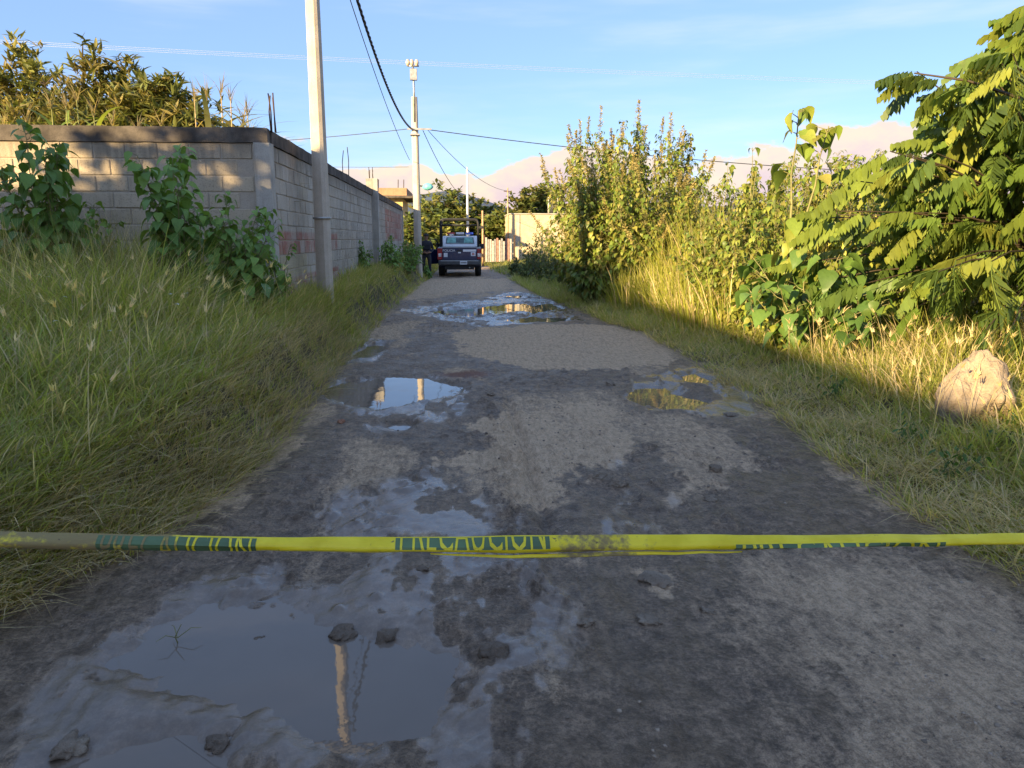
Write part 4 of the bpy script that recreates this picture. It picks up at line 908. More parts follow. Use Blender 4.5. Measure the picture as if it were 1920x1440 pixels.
# ------------------------------------------------------------------ far end of the road: house, beige building, masts, fence, hills
def far_things():
    ocher = simple('ochre_plaster', (.50, .37, .16), .9); orange = concrete('raw_slab', (.30, .19, .12), (.38, .25, .16)); beige = concrete('beige_plaster', (.46, .38, .25), (.56, .47, .33), stain_amt=.3)
    Y = 43; a, b = at(690, 352, Y), at(762, 352, Y); z1 = at(730, 352, Y).z; z2 = at(730, 368, Y).z
    root = empty('unfinished_house', ((a.x + b.x) / 2, Y + 2, 0)); tag(root, 'unfinished ochre house with raw roof slab beyond the wall end', 'house')
    w = (b.x - a.x) / 2
    MB().box(-w, w - .25, -1.6, 3, -.2, z2 - .1).build('wall', ocher, root)
    r = MB().box(-w - .1, w + .35, -2.1, 3.4, z2 - .1, z2 + .03, ch=.02).build('roof', M['cope'], root)
    MB().box(-w, w + .02, -1.9, 3.1, z2 + .03, z1, ch=.02).build('parapet', orange, r)
    for x in (-.5, .55, .85): MB().tube([(x, -1.7, z1 - .1), (x + .02, -1.7, z1 + .45)], .022, 5).build('rebar', M['rebar'], r)
    win = MB().box(w - .26, w - .21, -.6, .4, 1.2, 2.2).build('window', M['metal'], root); MB().box(w - .212, w - .20, -.5, .3, 1.28, 2.12).build('pane', M['black'], win)
    # beige building on the right
    Y = 50; a, b = at(956, 402, Y), at(1075, 402, Y); zt = a.z
    root = empty('beige_building', (a.x, Y, 0)); tag(root, 'low beige plastered building glowing in the sun past the thicket', 'building')
    MB().box(0, b.x - a.x + 4, 0, 6, -.3, zt, ch=.02).build('wall', beige, root)
    MB().box(.42, .62, -.05, .0 - .002, -.2, zt - .02).build('pilaster', M['column'], root)
    MB().box(-.06, b.x - a.x + 4.06, -.06, 6.06, zt, zt + .07, ch=.01).build('coping', M['column'], root)
    for u in (1032, 1050): 
        p = at(u, 380, Y); MB().tube([(p.x - a.x, 1, zt), (p.x - a.x, 1, at(u, 368, Y).z)], .05, 6).build('roof_post', M['column'], root)
    p = at(1047, 388, Y); root = empty('water_tank', (p.x, Y + 2.2, zt + .07)); tag(root, 'dark plastic water tank on the roof of the beige building', 'water tank')
    MB().tube([(0, 0, 0), (0, 0, .05), (0, 0, .75), (0, 0, .9)], [.34, .42, .42, .2], 14).build('barrel', M['black'], root)
    MB().tube([(0, 0, .9), (0, 0, .98)], .16, 12).build('lid', M['black'], root)
    # masts and posts
    p = at(877, 430, 47); top = at(877, 320, 47).z; o = MB().tube([(0, 0, -.2), (0, 0, top * .6), (0, 0, top)], [.085, .07, .05], 10); root = empty('lamp_mast', (p.x, 47, .2)); tag(root, 'slim white mast rising behind the pickup cab', 'mast')
    o.build('shaft', simple('white_paint', (.72, .70, .64), .5, var=.1), root); MB().box(-.2, .2, -.2, .2, -.15, .06, ch=.02).build('foot', M['column'], root)
    for (u, vt, Y, r, lab) in ((905, 395, 46, .06, 'orange wooden post right behind the pickup'), (952, 352, 51, .045, 'thin aerial pole at the corner of the beige building')):
        p = at(u, 450, Y); z = at(u, vt, Y).z; root = empty('wooden_post', (p.x, Y, 0)); tag(root, lab, 'post')
        MB().tube([(0, 0, -.2), (.01, 0, z * .5), (0, 0, z)], [r * 1.1, r, r * .9], 8).build('shaft', simple('orange_wood', (.42, .27, .15), .8), root)  # orange-brown wood tone of the posts
        MB().box(-.25, .25, -.02, .02, z - .25, z - .2).build('crosspiece', M['rebar'], root)
    # fence and red gate between pickup and beige building
    root = empty('yard_fence', (at(910, 470, 47.5).x, 47.5, .3)); tag(root, 'patchy yard fence of pale boards and rusty posts', 'fence')
    wood = [simple('pale_board', (.42, .38, .34), .8), simple('red_board', (.33, .17, .13), .8), simple('grey_board', (.22, .22, .22), .8)]
    for k in range(12):
        x = k * .135; h = 1.25 + random.uniform(-.12, .14); MB().box(x, x + .11, -.02, .02, -.1, h, ch=.004).build('board', wood[(0, 2, 0, 0, 2, 1, 0, 2, 0, 1, 1, 0)[k]], root)
    for z in (.35, 1.0): MB().box(-.05, 1.75, .022, .06, z, z + .08).build('rail', wood[2], root)
    for x in (-.1, 1.72): MB().box(x, x + .09, .0, .09, -.3, 1.5).build('post', M['rebar'], root)
    # hills; blue of the distant haze is put into their colour
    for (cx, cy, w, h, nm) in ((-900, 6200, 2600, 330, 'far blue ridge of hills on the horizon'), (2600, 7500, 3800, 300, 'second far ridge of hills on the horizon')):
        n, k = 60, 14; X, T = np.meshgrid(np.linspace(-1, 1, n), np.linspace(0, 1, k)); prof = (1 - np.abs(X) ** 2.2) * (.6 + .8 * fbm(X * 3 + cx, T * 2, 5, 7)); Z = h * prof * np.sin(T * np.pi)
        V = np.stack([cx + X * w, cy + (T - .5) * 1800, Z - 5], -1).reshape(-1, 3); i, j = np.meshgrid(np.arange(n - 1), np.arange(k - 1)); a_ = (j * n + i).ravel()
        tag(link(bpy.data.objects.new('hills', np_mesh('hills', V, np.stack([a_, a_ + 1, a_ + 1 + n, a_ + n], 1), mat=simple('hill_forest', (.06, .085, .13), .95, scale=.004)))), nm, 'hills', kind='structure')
far_things()

# ------------------------------------------------------------------ lettering
def text_mesh(body, height, width=None):
    cu = bpy.data.curves.new('t', 'FONT'); cu.body = body; cu.align_x = 'LEFT'; cu.resolution_u = 2
    o = bpy.data.objects.new('t', cu); COL.objects.link(o); dg = bpy.context.evaluated_depsgraph_get(); me = bpy.data.meshes.new_from_object(o.evaluated_get(dg))
    bpy.data.objects.remove(o); bpy.data.curves.remove(cu)
    V = np.empty(len(me.vertices) * 3); me.vertices.foreach_get('co', V); V = V.reshape(-1, 3); mn, mx = V.min(0), V.max(0)
    V[:, 0] = (V[:, 0] - mn[0]) * ((width / (mx[0] - mn[0])) if width else height / (mx[1] - mn[1])); V[:, 1] = (V[:, 1] - mn[1]) * height / (mx[1] - mn[1])
    f = [tuple(p.vertices) for p in me.polygons]; bpy.data.meshes.remove(me); return V, f

# ------------------------------------------------------------------ police pickup
def pickup():
    p = gp(862, 519); root = empty('police_pickup', (p.x, p.y, H(p.x, p.y)), R(-1.0)); tag(root, 'dark blue and white police pickup with black roll cage parked on the road', 'pickup truck')
    def paint(n, c, r=.3):
        m, t, q, o = newmat(n); pos = nd(t, 'ShaderNodeNewGeometry').outputs['Position']; setp(t, q, col=mixc(t, maprange(t, noise(t, pos, 6, 5), .5, .8, 0, .3), c, (.16, .14, .12)), rough=r); q.inputs['Coat Weight'].default_value = .4; return m
    navy, white, silver = paint('navy_paint', (.012, .022, .075)), paint('white_paint_car', (.75, .77, .80)), paint('silver_paint', (.32, .34, .36), .35)
    blk = M['black']; glass = simple('car_glass', (.10, .14, .15), .04, spec=.8); gglass = simple('tinted_green_glass', (.20, .42, .37), .1, spec=.7); red = simple('tail_lens', (.34, .02, .025), .2); lensw = simple('reverse_lens', (.75, .7, .68), .2)
    W2 = .90
    def prof(pts, x0, x1, name, mat, par=root, ch=.03):
        b = MB(); b.prism(pts, x0, x1); me = b.mesh(name, mat); bm = bmesh.new(); bm.from_mesh(me); bmesh.ops.bevel(bm, geom=bm.edges[:], offset=ch, segments=2, affect='EDGES'); bm.to_mesh(me); bm.free(); return link(bpy.data.objects.new(name, me), par)
    # lower body with wheel arches as a profile (y forward, z up)
    def arch(c, r, n=7): return [(c + r * math.cos(math.pi * k / n), .36 + r * math.sin(math.pi * k / n)) for k in range(n + 1)]
    low = [(.12, .48), (.12, 1.08), (2.05, 1.08), (3.9, 1.08), (5.05, 1.0), (5.12, .5), (4.72, .42)] + arch(4.2, .43)[0:] + [(3.6, .40), (1.62, .40)] + arch(1.1, .43) + [(.55, .45)]
    body = prof(low, -W2, W2, 'body', navy, ch=.02)
    MB().box(-W2 - .006, W2 + .006, .14, 2.0, 1.083, 1.24, ch=.015).build('bed_rail', silver, body)
    MB().box(-.80, .80, .2, 1.95, 1.2, 1.247).build('bed_liner', blk, body)
    cab = prof([(2.0, 1.08), (2.12, 1.40), (2.32, 1.70), (3.4, 1.72), (4.1, 1.14), (4.1, 1.08)], -.80, .80, 'cab', white, ch=.04)
    # rear window
    def quad(name, pts, mat, par): return MB().add(pts, [(0, 1, 2, 3)]).build(name, mat, par)
    def rw(x, t): y, z = 2.12 + .2 * t, 1.40 + .30 * t; n = Vector((0, -.83, .55)) * .012; return (x, y + n.y, z + n.z)
    quad('rear_window', [rw(-.64, -.1), rw(.64, -.1), rw(.60, .82), rw(-.60, .82)], glass, cab)
    q = lambda x, t: tuple(Vector(rw(x, t)) + Vector((0, -.012, .008)))
    quad('rear_window', [q(.18, .0), q(.58, .0), q(.55, .74), q(.18, .74)], gglass, cab)
    quad('rear_window', [q(-.58, .0), q(-.18, .0), q(-.18, .74), q(-.55, .74)], gglass, cab)
    for s in (-1, 1):
        b = MB(); b.add([(s * .825, 2.3, 1.2), (s * .825, 3.8, 1.2), (s * .815, 3.3, 1.62), (s * .815, 2.4, 1.62)], [(0, 1, 2, 3)]); b.build('side_window', glass, cab)
        m = MB().box(s * .90, s * 1.10, 3.55, 3.68, 1.12, 1.36, ch=.03).build('mirror', blk, root)
        t = MB().box(s * .745, s * .905, .045, .20, .74, 1.17, ch=.02).build('taillight', red, root)
        MB().box(s * .765, s * .885, .035, .045, .84, .98).build('lens', lensw, t)
        for y in (1.1, 4.2):
            w = MB().tube([(s * .66, y, .36), (s * .68, y, .36), (s * .90, y, .36), (s * .92, y, .36)], [.32, .365, .365, .32], 22).build('wheel', blk, root)
            MB().tube([(s * .921, y, .36), (s * .93, y, .36)], [.21, .18], 14).build('rim', M['metal'], w)
        MB().tube([(s * .30 + .3 * 0, .1, .40), (s * .30, .5, .40)], .03, 6)
    # tailgate, bumper, plate
    tg = MB().box(-.715, .715, .06, .125, .70, 1.21, ch=.012).build('tailgate', navy, root)
    MB().box(-.72, .72, .05, .13, 1.212, 1.25, ch=.008).build('top_edge', silver, tg)
    MB().box(-.11, .11, .05, .06, 1.05, 1.13).build('handle', blk, tg)
    MB().box(-.06, .06, .045, .058, .985, 1.04, ch=.004).build('emblem', white, tg)
    V, f = text_mesh('POLICIA', .10, .52); MB().add([(x - .70, .055, y + 1.05) for x, y, z in V], f).build('lettering', white, tg)
    MB().box(.15, .70, .054, .06, 1.05, 1.145).build('white_strip', white, tg)
    MB().box(.48, .68, .054, .06, .87, 1.03).build('sticker', white, tg); MB().box(.53, .63, .048, .054, .91, 1.0).build('red_mark', simple('sticker_red', (.6, .25, .22), .5), tg)
    MB().box(-.66, -.50, .054, .06, .83, 1.0).build('sticker', white, tg)
    bp = MB().box(-.88, .88, -.06, .10, .50, .70, ch=.03).build('bumper', simple('bumper_grey', (.06, .062, .066), .5), root)
    MB().box(-.80, .80, -.068, -.055, .655, .69).build('step_strip', silver, bp)
    pl = MB().box(.02, .32, -.085, -.062, .52, .665, ch=.003).build('plate', white, root)
    for k in range(6): MB().box(.05 + k * .043, .075 + k * .043, -.089, -.085, .56, .63).build('character', blk, pl)
    MB().box(-.62, .62, .15, 4.9, .30, .46).build('chassis', blk, root); MB().tube([(-.5, 1.1, .36), (.5, 1.1, .36)], .07, 8).build('axle', blk, root)
    MB().tube([(.42, -.02, .38), (.42, .5, .38)], .035, 8).build('exhaust', M['metal'], root)
    # cage
    for y in (.32, 1.85):
        c = MB(); c.tube([(-.80, y, 1.2), (-.80, y, 2.25), (-.76, y, 2.36), (-.68, y, 2.40), (.68, y, 2.40), (.76, y, 2.36), (.80, y, 2.25), (.80, y, 1.2)], .04, 8); c.build('roll_bar', blk, root)
        MB().tube([(-.78, y, 2.16), (.78, y, 2.16)], .024, 8).build('cross_bar', blk, root)
    for s in (-1, 1): MB().tube([(s * .80, .32, 2.2), (s * .80, 1.85, 2.2)], .03, 8).build('side_bar', blk, root)
    MB().box(.82, 1.02, .26, .40, 2.0, 2.12, ch=.02).build('spotlight', blk, root)
    lb = MB().box(-.55, .55, 2.6, 2.9, 1.725, 1.78, ch=.01).build('light_bar', blk, root)
    for x, m in ((-.42, red), (.0, lensw), (.42, simple('blue_lens', (.03, .08, .5), .15))): MB().box(x - .18, x + .18, 2.58, 2.92, 1.78, 1.87, ch=.02).build('beacon', m, lb)
    for x in (-.38, .36): MB().box(x - .1, x + .1, 2.3, 2.36, 1.72, 1.80, ch=.01).build('roof_lamp', lensw, lb)
    # driver's door standing open
    d = MB(); d.box(-.03, .03, 0, 1.0, .45, 1.12, ch=.015); Mx = Matrix.Translation((-.92, 3.55, 0)) @ Matrix.Rotation(R(118), 4, 'Z')
    o = d.build('door', navy, root); o.matrix_local = Matrix.Translation((-.93, 3.55, 0)) @ Matrix.Rotation(R(150), 4, 'Z')
    f_ = MB(); f_.tube([(0, .05, 1.12), (0, .35, 1.55), (0, .85, 1.58), (0, .95, 1.12)], .03, 6); f_.build('window_frame', blk, o)
pickup()

# ------------------------------------------------------------------ officer
def person():
    p = at(800, 500, 32.3); x, y = p.x, 32.3; z = H(x, y); root = empty('person', (x, y, z), R(8)); tag(root, 'person in dark uniform and cap standing beside the open pickup door', 'person')
    V = {'pelvis': (0, 0, .95, .15, .11), 'waist': (0, 0, 1.08, .14, .10), 'chest': (0, .0, 1.30, .18, .125), 'upper': (0, 0, 1.43, .15, .10), 'neck': (0, 0, 1.50, .058, .06), 'jaw': (0, -.01, 1.57, .07, .085), 'head': (0, -.005, 1.66, .082, .098), 'crown': (0, .0, 1.735, .06, .075)}
    E = [('pelvis', 'waist'), ('waist', 'chest'), ('chest', 'upper'), ('upper', 'neck'), ('neck', 'jaw'), ('jaw', 'head'), ('head', 'crown')]
    for s, n in ((-1, 'l'), (1, 'r')):
        V.update({n + 'hip': (s * .10, 0, .90, .10, .105), n + 'thigh': (s * .12, -.01, .70, .085, .09), n + 'knee': (s * .13, -.015, .48, .062, .065), n + 'calf': (s * .14, .01, .32, .058, .064), n + 'ank': (s * .145, .02, .10, .042, .045), n + 'heel': (s * .147, .0, .05, .045, .045), n + 'toe': (s * .17, -.17, .04, .042, .035),
                  n + 'sho': (s * .19, 0, 1.42, .065, .065), n + 'elb': (s * .29, .03, 1.14, .046, .046), n + 'wri': (s * .15, -.20, 1.03, .030, .032), n + 'palm': (s * .08, -.235, 1.035, .036, .022)})
        E += [('pelvis', n + 'hip'), (n + 'hip', n + 'thigh'), (n + 'thigh', n + 'knee'), (n + 'knee', n + 'calf'), (n + 'calf', n + 'ank'), (n + 'ank', n + 'heel'), (n + 'heel', n + 'toe'), ('upper', n + 'sho'), (n + 'sho', n + 'elb'), (n + 'elb', n + 'wri'), (n + 'wri', n + 'palm')]
        for k in range(5):
            a = n + 'f%d' % k; b = n + 'g%d' % k; zo = 1.075 - k * .021 if k else 1.09
            V[a] = (s * (.03 if k else .09), -.255, zo, .0095, .0095); V[b] = (s * (-.005 if k else .055), -.262, zo - .008 + (.02 if not k else 0), .008, .008); E += [(n + 'palm', a), (a, b)]
    names = list(V); me = bpy.data.meshes.new('body'); me.from_pydata([V[k][:3] for k in names], [(names.index(a), names.index(b)) for a, b in E], [])
    m, t, q, o_ = newmat('officer_cloth_and_skin'); oc = nd(t, 'ShaderNodeTexCoord').outputs['Object']; sp = nd(t, 'ShaderNodeSeparateXYZ', {0: oc})
    skin = mth(t, 'MAXIMUM', mth(t, 'GREATER_THAN', sp.outputs[2], 1.515), mth(t, 'MULTIPLY', mth(t, 'LESS_THAN', sp.outputs[1], -.205), mth(t, 'GREATER_THAN', sp.outputs[2], .9)))
    setp(t, q, col=mixc(t, skin, mixc(t, noise(t, oc, 9, 4), (.012, .014, .022), (.026, .028, .036)), (.30, .17, .11)), rough=.8)
    me.materials.append(m); o = link(bpy.data.objects.new('body', me), root); mod = o.modifiers.new('skin', 'SKIN'); mod.use_smooth_shade = True; o.modifiers.new('sub', 'SUBSURF').render_levels = 2; o.modifiers['sub'].levels = 2
    if not me.skin_vertices: me.attributes  # layer made by modifier below
    for k, nme in enumerate(names):
        sv = me.skin_vertices[0].data[k]; sv.radius = V[nme][3:5]; sv.use_root = nme == 'pelvis'
    MB().tube([(0, .0, 1.70), (0, .0, 1.725), (0, 0, 1.765), (0, 0, 1.785)], [.108, .11, .10, .05], 14).build('cap', M['black'], root)
    MB().box(-.075, .075, -.19, -.08, 1.695, 1.708, ch=.004).build('cap_visor', M['black'], root)
    MB().box(-.175, .175, -.15, .145, 1.12, 1.40, ch=.05).build('vest', simple('vest_cloth', (.015, .017, .022), .9), root)
    MB().tube([(0, 0, .985), (0, 0, 1.035)], .172, 16).build('belt', M['black'], root)
    for s in (-1, 1): MB().box(s * .033 - .012, s * .033 + .012, -.112, -.100, 1.650, 1.662, ch=.003).build('eye', M['black'], root)
    MB().add([(-.014, -.098, 1.61), (.014, -.098, 1.61), (0, -.125, 1.615), (0, -.10, 1.655)], [(0, 1, 2), (0, 2, 3), (1, 3, 2)]).build('nose', simple('skin', (.30, .17, .11), .6), root)
    MB().box(-.022, .022, -.104, -.096, 1.585, 1.591).build('mouth', simple('lip', (.18, .07, .06), .6), root)
    for s in (-1, 1): MB().box(s * .082 - .008, s * .082 + .008, -.015, .02, 1.62, 1.675, ch=.005).build('ear', simple('skin_ear', (.30, .17, .11), .6), root)
person()

# ------------------------------------------------------------------ stones and clods
def stone_mat(name, a, b, crack=.5, rough=.9):
    m, t, p, o = newmat(name); oc = nd(t, 'ShaderNodeTexCoord').outputs['Object']
    vo = nd(t, 'ShaderNodeTexVoronoi', {'Vector': nd(t, 'ShaderNodeMapping', {'Vector': oc, 'Rotation': (.4, .7, .2), 'Scale': (1.3, 1, .8)}).outputs[0], 'Scale': 3.2}, feature='DISTANCE_TO_EDGE').outputs[0]
    ck = maprange(t, mth(t, 'ADD', vo, mth(t, 'MULTIPLY', noise(t, oc, 14, 4), .06)), .03, .06)
    c = mixc(t, maprange(t, noise(t, oc, 7, 6, .65), .3, .7), a, b); c = mixc(t, mth(t, 'MULTIPLY', maprange(t, noise(t, oc, 30, 4), .5, .7), .4), c, [x * .6 for x in a])
    h = mth(t, 'ADD', mth(t, 'MULTIPLY', ck, crack), mth(t, 'ADD', noise(t, oc, 25, 6, .7), mth(t, 'MULTIPLY', noise(t, oc, 6, 5, .6), 1.5)))
    setp(t, p, col=c, rough=rough, spec=.2, normal=bump(t, h, 1.0, .03)); return m
M['stone'] = stone_mat('pale_stone', (.27, .21, .15), (.40, .32, .235), .16); M['clod'] = stone_mat('dried_mud', (.20, .155, .115), (.33, .265, .20), .2)
M['wetclod'] = stone_mat('wet_mud', (.13, .098, .072), (.22, .165, .12), .1, .6); M['brick'] = stone_mat('brick_bit', (.32, .15, .09), (.40, .21, .13), .1)
def rock(name, label, cat, loc, size, mat, seed, peak=0, group=None, sub=4, sink=.25, amp=.22):
    bm = bmesh.new(); bmesh.ops.create_icosphere(bm, subdivisions=sub, radius=1); co = np.array([v.co for v in bm.verts]); q = np.random.default_rng(seed); d = np.zeros(len(co))
    for k in range(7):                                           # flat facets cut into the ball
        n = q.normal(size=3); n /= np.linalg.norm(n); c = q.uniform(.62, .88); dd = co @ n; co -= np.maximum(dd - c, 0)[:, None] * n * .85
    f = fbm(co[:, 0] * 2.2 + seed, co[:, 1] * 2.2 + co[:, 2] * 1.7, 4, seed) - .5; co *= (1 + amp * f)[:, None]
    if peak: s = 1 - peak * np.clip(co[:, 2], 0, 1); co[:, 0] *= s; co[:, 1] *= s
    for v, c in zip(bm.verts, co): v.co = Vector(c * np.array(size) / 2)
    for fc in bm.faces: fc.smooth = True
    me = bpy.data.meshes.new(name); bm.to_mesh(me); bm.free(); me.materials.append(mat); o = link(bpy.data.objects.new(name, me))
    o.location = (loc[0], loc[1], H(loc[0], loc[1]) + size[2] * (.5 - sink)); o.rotation_euler = (0, 0, random.uniform(0, 6.28) if not peak else .2); tag(o, label, cat, group); return o
def stones():
    p = gp(1840, 812, .10); rock('boulder', 'big pale cracked boulder sunlit in the grass of the right verge', 'boulder', (p.x, p.y + .12), (.57, .50, .76), M['stone'], 21, .36, None, 5, .14, .55)
    for u, v, w, h, m, lab, sub in (
        (1340, 884, .075, .05, 'clod', 'pale round stone on the drying right half of the road', 3), (1160, 908, .085, .05, 'clod', 'oval dirt clod above the shiny wet spot in the right wheel track', 3),
        (1124, 895, .14, .05, 'clod', 'crumbled dirt lump next to the oval clod', 4), (1332, 939, .085, .03, 'clod', 'thin flat stone on dark mud in the right track', 3),
        (1228, 1088, .135, .055, 'clod', 'biggest tan clod just beyond the warning tape', 4), (1214, 1163, .095, .03, 'clod', 'flat tan flake of dry mud below the biggest clod', 3),
        (1098, 1172, .06, .03, 'clod', 'small dry crumb left of the flat tan flake', 3), (1328, 1142, .055, .025, 'clod', 'little dry crumb right of the flat tan flake', 3),
        (640, 792, .075, .045, 'brick', 'orange brick fragment lying in the left wheel track', 3), (1146, 722, .12, .05, 'clod', 'stone beside the puddle that mirrors weeds', 3),
        (920, 745, .09, .035, 'clod', 'low stone right of the wide mirroring puddle', 3), (400, 886, .10, .06, 'stone', 'whitish stone at the grass edge of the left verge', 3),
        (1370, 778, .13, .04, 'clod', 'flat stone near the right verge below the weed puddle', 3),
        (487, 1186, .05, .045, 'wetclod', 'small mud clod standing in the large puddle', 3), (640, 1178, .12, .05, 'wetclod', 'long mud clod on the far rim of the large puddle', 3),
        (727, 1188, .09, .055, 'wetclod', 'rounded mud clod on the far rim of the large puddle', 3), (928, 1232, .10, .06, 'wetclod', 'round mud clod on the shiny mud right of the large puddle', 3),
        (130, 1400, .10, .06, 'clod', 'crumbly clod between the two near puddles', 3), (405, 1385, .08, .04, 'wetclod', 'mud clod on the rim below the large puddle', 3), (790, 1075, .07, .03, 'wetclod', 'smeared mud lump on the shiny mud past the tape', 3)):
        p = gp(u, v); rock('stone' if m in ('stone', 'brick') else 'mud_clod', lab, 'stone' if m in ('stone', 'brick') else 'clod', (p.x, p.y), (w * 1.25, w * .9, h * 1.15), M[m], u, 0, None, sub + 1, .45, 1.1)
    # crumbs too small to count
    g = NPM(); n = 1500; Y = np.exp(rng.uniform(np.log(1.9), np.log(9), n)); X = XL(Y) + rng.random(n) * (XR(Y) - XL(Y)); Z, dry, film, off = terrain(X, Y); k = (Z > -.006) & ((dry > .25) | (rng.random(n) < .3)) & (film < .5)
    X, Y, Z = X[k], Y[k], Z[k]; n = len(X); octv = np.array([(1, 0, 0), (-1, 0, 0), (0, 1, 0), (0, -1, 0), (0, 0, .7), (0, 0, -.7)]); octf = np.array([(0, 2, 4), (2, 1, 4), (1, 3, 4), (3, 0, 4), (2, 0, 5), (1, 2, 5), (3, 1, 5), (0, 3, 5)])
    scatter(g, (octv, octf), np.stack([X, Y, Z], 1), rng.uniform(0, 6, n), rng.normal(0, .5, n), rng.normal(0, .5, n), rng.uniform(.003, .011, n) * (1 + .1 * Y), mixcol((.14, .11, .085), (.36, .29, .22), rng.random(n)))
    m, t, p_, o = newmat('crumb'); setp(t, p_, col=nd(t, 'ShaderNodeAttribute', attribute_name='Col').outputs['Color'], rough=.95, spec=.2)
    tag(g.obj('gravel', m), 'scattered crumbs of dry earth and gravel on the road', 'gravel', kind='stuff')
    # sprig added for the twigs reflected in the big puddle and white wild flowers
    p = gp(335, 1195); root = empty('reflection_sprig', (p.x, p.y, LEVEL - .02)); tag(root, 'thin dead sprig added in the large puddle for reflected twigs', 'twig')
    MB().tube([(0, 0, 0), (-.01, -.01, .05), (.015, .0, .10)], [.003, .0025, .0015], 5).build('stem', M['stem'], root)
    for a in (.5, 2.2, 3.9): MB().tube([(-.005, 0, .04), (.05 * math.cos(a), .05 * math.sin(a), .07), (.09 * math.cos(a), .09 * math.sin(a), .06)], [.002, .0018, .001], 4).build('side_twig', M['stem'], root)
    g = NPM(); n = 34; Y = rng.uniform(5.5, 10.3, n); X = XL(Y) - rng.uniform(.5, 3.6, n); Z = terrain(X, Y)[0] + rng.uniform(.35, .6, n)
    for k in range(5): scatter(g, OVAL[0], np.stack([X, Y, Z], 1), k * 1.257 + rng.uniform(0, .3, n), rng.uniform(0, .5, n), np.zeros(n), rng.uniform(.016, .028, n), np.full((n, 3), .75))
    blades(g, np.stack([X, Y, Z - .5], 1), np.full(n, .5), rng.uniform(0, 6, n), np.zeros(n), np.zeros(n), np.full(n, .004), np.tile([[.12, .16, .04]], (n, 1)), 3)
    tag(g.obj('wild_flowers', M['leaf']), 'tiny white wild flowers sprinkled in the left grass', 'flowers', kind='stuff')
stones()

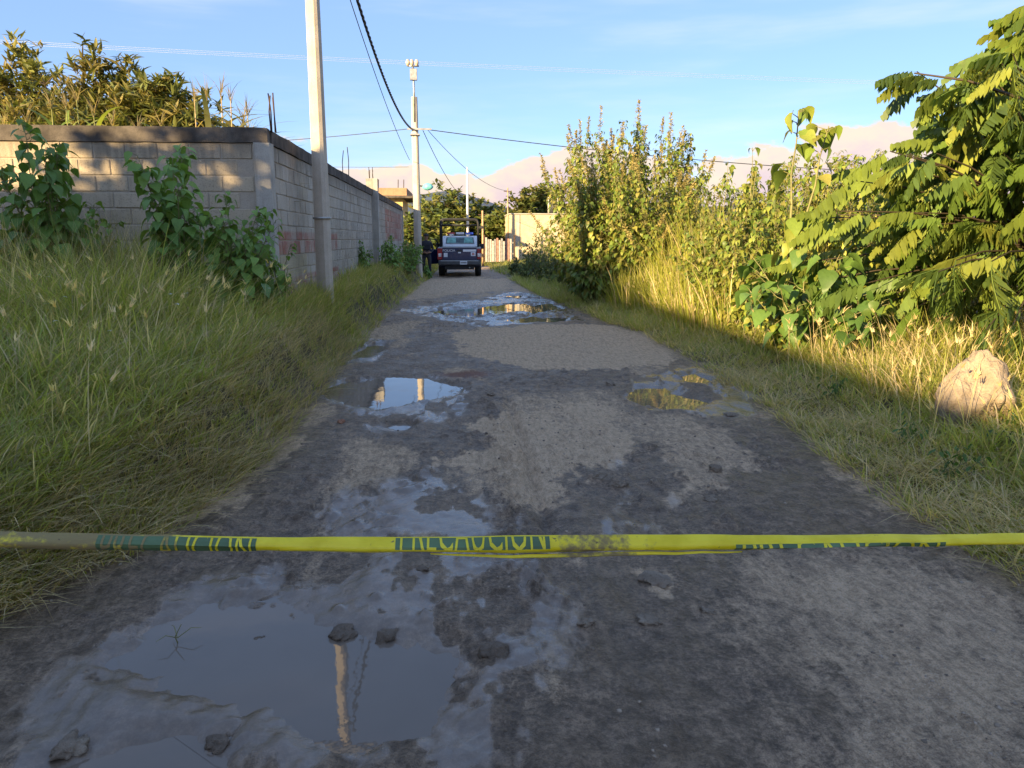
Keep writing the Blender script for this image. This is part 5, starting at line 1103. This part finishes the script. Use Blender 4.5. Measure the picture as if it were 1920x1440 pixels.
# ------------------------------------------------------------------ warning tape
def tape():
    root = empty('warning_tape', (0, 1.5, 0)); tag(root, 'yellow plastic warning tape stretched across the road, twisted and muddy', 'tape')
    YT = 1.5; U = [-900, 0, 240, 480, 740, 960, 1050, 1200, 1400, 1600, 1920, 2900]
    C = [1000, 1014, 1019, 1022, 1023, 1023, 1020, 1019, 1019, 1016, 1011, 990]; TH = [30, 30, 29, 24, 27, 35, 32, 30, 27, 22, 20, 22]
    xs = np.arange(-2.75, 3.25, .012); us = np.array([0.] * len(xs)); Z0 = []; Z1 = []
    xu = np.array([at(u, 1018, YT).x for u in U]); c = np.interp(xs, xu, C); th = np.interp(xs, xu, TH); uu = np.interp(xs, xu, U)
    n1 = fbm(xs * 6, xs * 0 + 1, 3, 401) - .5; n2 = fbm(xs * 9, xs * 0 + 5, 3, 411) - .5
    sc = (at(960, 1000, YT).z - at(960, 1100, YT).z) / 100; zc = np.array([at(a, b, YT).z for a, b in zip(uu, c)]); half = th * sc / 2
    top = zc + half + n1 * .006; bot = zc - half + n2 * .006; ts = np.linspace(0, 1, 6)
    bul = np.array([.004, -.008, -.013, -.012, -.006, .005])
    def yoff(k, j): return bul[j] * (.6 + 1.2 * vn(np.array([xs[k] * 5 + j * 3.1]), np.array([j * 1.7]), 421)[0])
    YO = np.array([[yoff(k, j) for j in range(6)] for k in range(len(xs))])
    V = []; 
    for k in range(len(xs)):
        for j in range(6): V.append((xs[k], YO[k, j], bot[k] + (top[k] - bot[k]) * ts[j]))
    Q = [(k * 6 + j, (k + 1) * 6 + j, (k + 1) * 6 + j + 1, k * 6 + j + 1) for k in range(len(xs) - 1) for j in range(5)]
    m, t, p, o = newmat('yellow_tape'); oc = nd(t, 'ShaderNodeTexCoord').outputs['Object']; sp = nd(t, 'ShaderNodeSeparateXYZ', {0: oc}); x = sp.outputs[0]
    X_ = lambda u: at(u, 1018, YT).x
    def band(a, b, f=.05): return mth(t, 'MULTIPLY', maprange(t, x, X_(a) - f, X_(a) + f), maprange(t, x, X_(b) + f, X_(b) - f))
    zone = mth(t, 'ADD', mth(t, 'MULTIPLY', band(-900, 330, .1), .85), mth(t, 'ADD', mth(t, 'MULTIPLY', band(1035, 1180), .7), mth(t, 'MULTIPLY', band(1180, 1330), .15)), clamp=True)
    nz = noise(t, oc, 28, 5, .65); mud = maprange(t, mth(t, 'ADD', mth(t, 'MULTIPLY', zone, .5), nz), .68, .90); spots = maprange(t, noise(t, oc, 70, 3), .68, .74)
    col = mixc(t, maprange(t, noise(t, oc, 15, 3), .35, .65), (.74, .60, .008), (.86, .72, .03)); col = mixc(t, mth(t, 'MULTIPLY', mud, .88), col, (.20, .15, .10)); col = mixc(t, mth(t, 'MULTIPLY', spots, .8), col, (.10, .075, .05))
    setp(t, p, col=col, rough=maprange(t, mud, 0, 1, .32, .85), normal=bump(t, noise(t, nd(t, 'ShaderNodeMapping', {'Vector': oc, 'Scale': (1, 6, 6)}).outputs[0], 12, 4), .35, .006)); 
    tr = nd(t, 'ShaderNodeBsdfTranslucent', {'Color': col}); mx = nd(t, 'ShaderNodeMixShader', {0: .18, 1: p.outputs[0], 2: tr.outputs[0]}); t.links.new(mx.outputs[0], o.inputs[0])
    b = MB(); b.smooth = True; b.add(V, Q); b.build('ribbon', m, root)
    # the loose lower fold that hangs out of the twist
    b = MB(); b.smooth = True; V2 = []; sel = [k for k in range(len(xs)) if X_(800) < xs[k] < X_(1390)]
    for i, k in enumerate(sel):
        f = math.sin(math.pi * i / (len(sel) - 1)) ** .7; zb = bot[k] + .004
        V2 += [(xs[k], -.012, zb), (xs[k], -.017 - .004 * f, zb - .004 * f), (xs[k], -.010, zb - .010 * f)]
    b.add(V2, [(3 * i + j, 3 * i + 3 + j, 3 * i + 4 + j, 3 * i + 1 + j) for i in range(len(sel) - 1) for j in (0, 1)]); b.build('loose_fold', m, root)
    # printed words, cut by the folds
    ink = simple('dark_green_ink', (.075, .135, .055), .5)
    def words(body, u0, u1, lo, hi, h0, back=False):
        bm = bmesh.new()
        if back: bm.faces.new([bm.verts.new((a_, b_, 0)) for a_, b_ in ((0, 0), (X_(u1) - X_(u0), 0), (X_(u1) - X_(u0), 1), (0, 1))]); f = []
        else: Vt, f = text_mesh(body, 1, (X_(u1) - X_(u0)) * .94); vs = [bm.verts.new((a_ + .03 * (X_(u1) - X_(u0)), h0 + c_ * 1.9, 0)) for a_, c_, _ in Vt]
        for q in f:
            try: bm.faces.new([vs[i] for i in q])
            except ValueError: pass
        for val, inner, outer in ((lo, True, False), (hi, False, True)):
            bmesh.ops.bisect_plane(bm, geom=bm.verts[:] + bm.edges[:] + bm.faces[:], plane_co=(0, val, 0), plane_no=(0, 1, 0), clear_inner=inner, clear_outer=outer)
        for tt in ts[1:-1]: bmesh.ops.bisect_plane(bm, geom=bm.verts[:] + bm.edges[:] + bm.faces[:], plane_co=(0, tt, 0), plane_no=(0, 1, 0))
        for xx in np.arange(0, X_(u1) - X_(u0), .012): bmesh.ops.bisect_plane(bm, geom=bm.verts[:] + bm.edges[:] + bm.faces[:], plane_co=(xx, 0, 0), plane_no=(1, 0, 0))
        for v in bm.verts:
            xw = X_(u0) + v.co.x; tt = min(max(v.co.y, 0), 1); zb, zt = np.interp(xw, xs, bot), np.interp(xw, xs, top); yy = np.interp(tt, ts, [np.interp(xw, xs, YO[:, j]) for j in range(6)])
            v.co = (xw, yy - (.0010 if back else .0022), zb + (zt - zb) * tt)
        nm = 'printed_band' if back else 'lettering'; me = bpy.data.meshes.new(nm); bm.to_mesh(me); bm.free(); me.materials.append(ink if back else m); link(bpy.data.objects.new(nm, me), root)
        if not back: words(body, u0, u1, lo, hi, h0, True)
    words('PRECAUCION', 185, 482, .06, .95, -.55); words('PRECAUCION', 742, 1030, .45, .97, .35); words('PRECAUCION', 1375, 1765, .05, .62, -.9); words('PRECAUCION', -420, -90, .05, .95, -.5)
    wood = simple('stake_wood', (.30, .21, .13), .85, bmp=.5)
    for xx, lab in ((-2.78, 'rough wooden stake holding the warning tape in the left grass'), (3.28, 'rough wooden stake holding the warning tape on the right verge')):
        z = H(xx, 1.5); s = MB(); s.tube([(0, 0, -.15), (.01, 0, .5), (0, .01, 1.15 if xx < 0 else 1.25)], [.028, .026, .022], 7); rt = empty('wooden_stake', (xx, 1.51, z)); tag(rt, lab, 'stake'); s.build('shaft', wood, rt)
        MB().tube([(0, 0, np.interp(xx, xs, zc) - z - .02), (0, 0, np.interp(xx, xs, zc) - z + .02)], .034, 10).build('tape_wrap', m, rt)
tape()
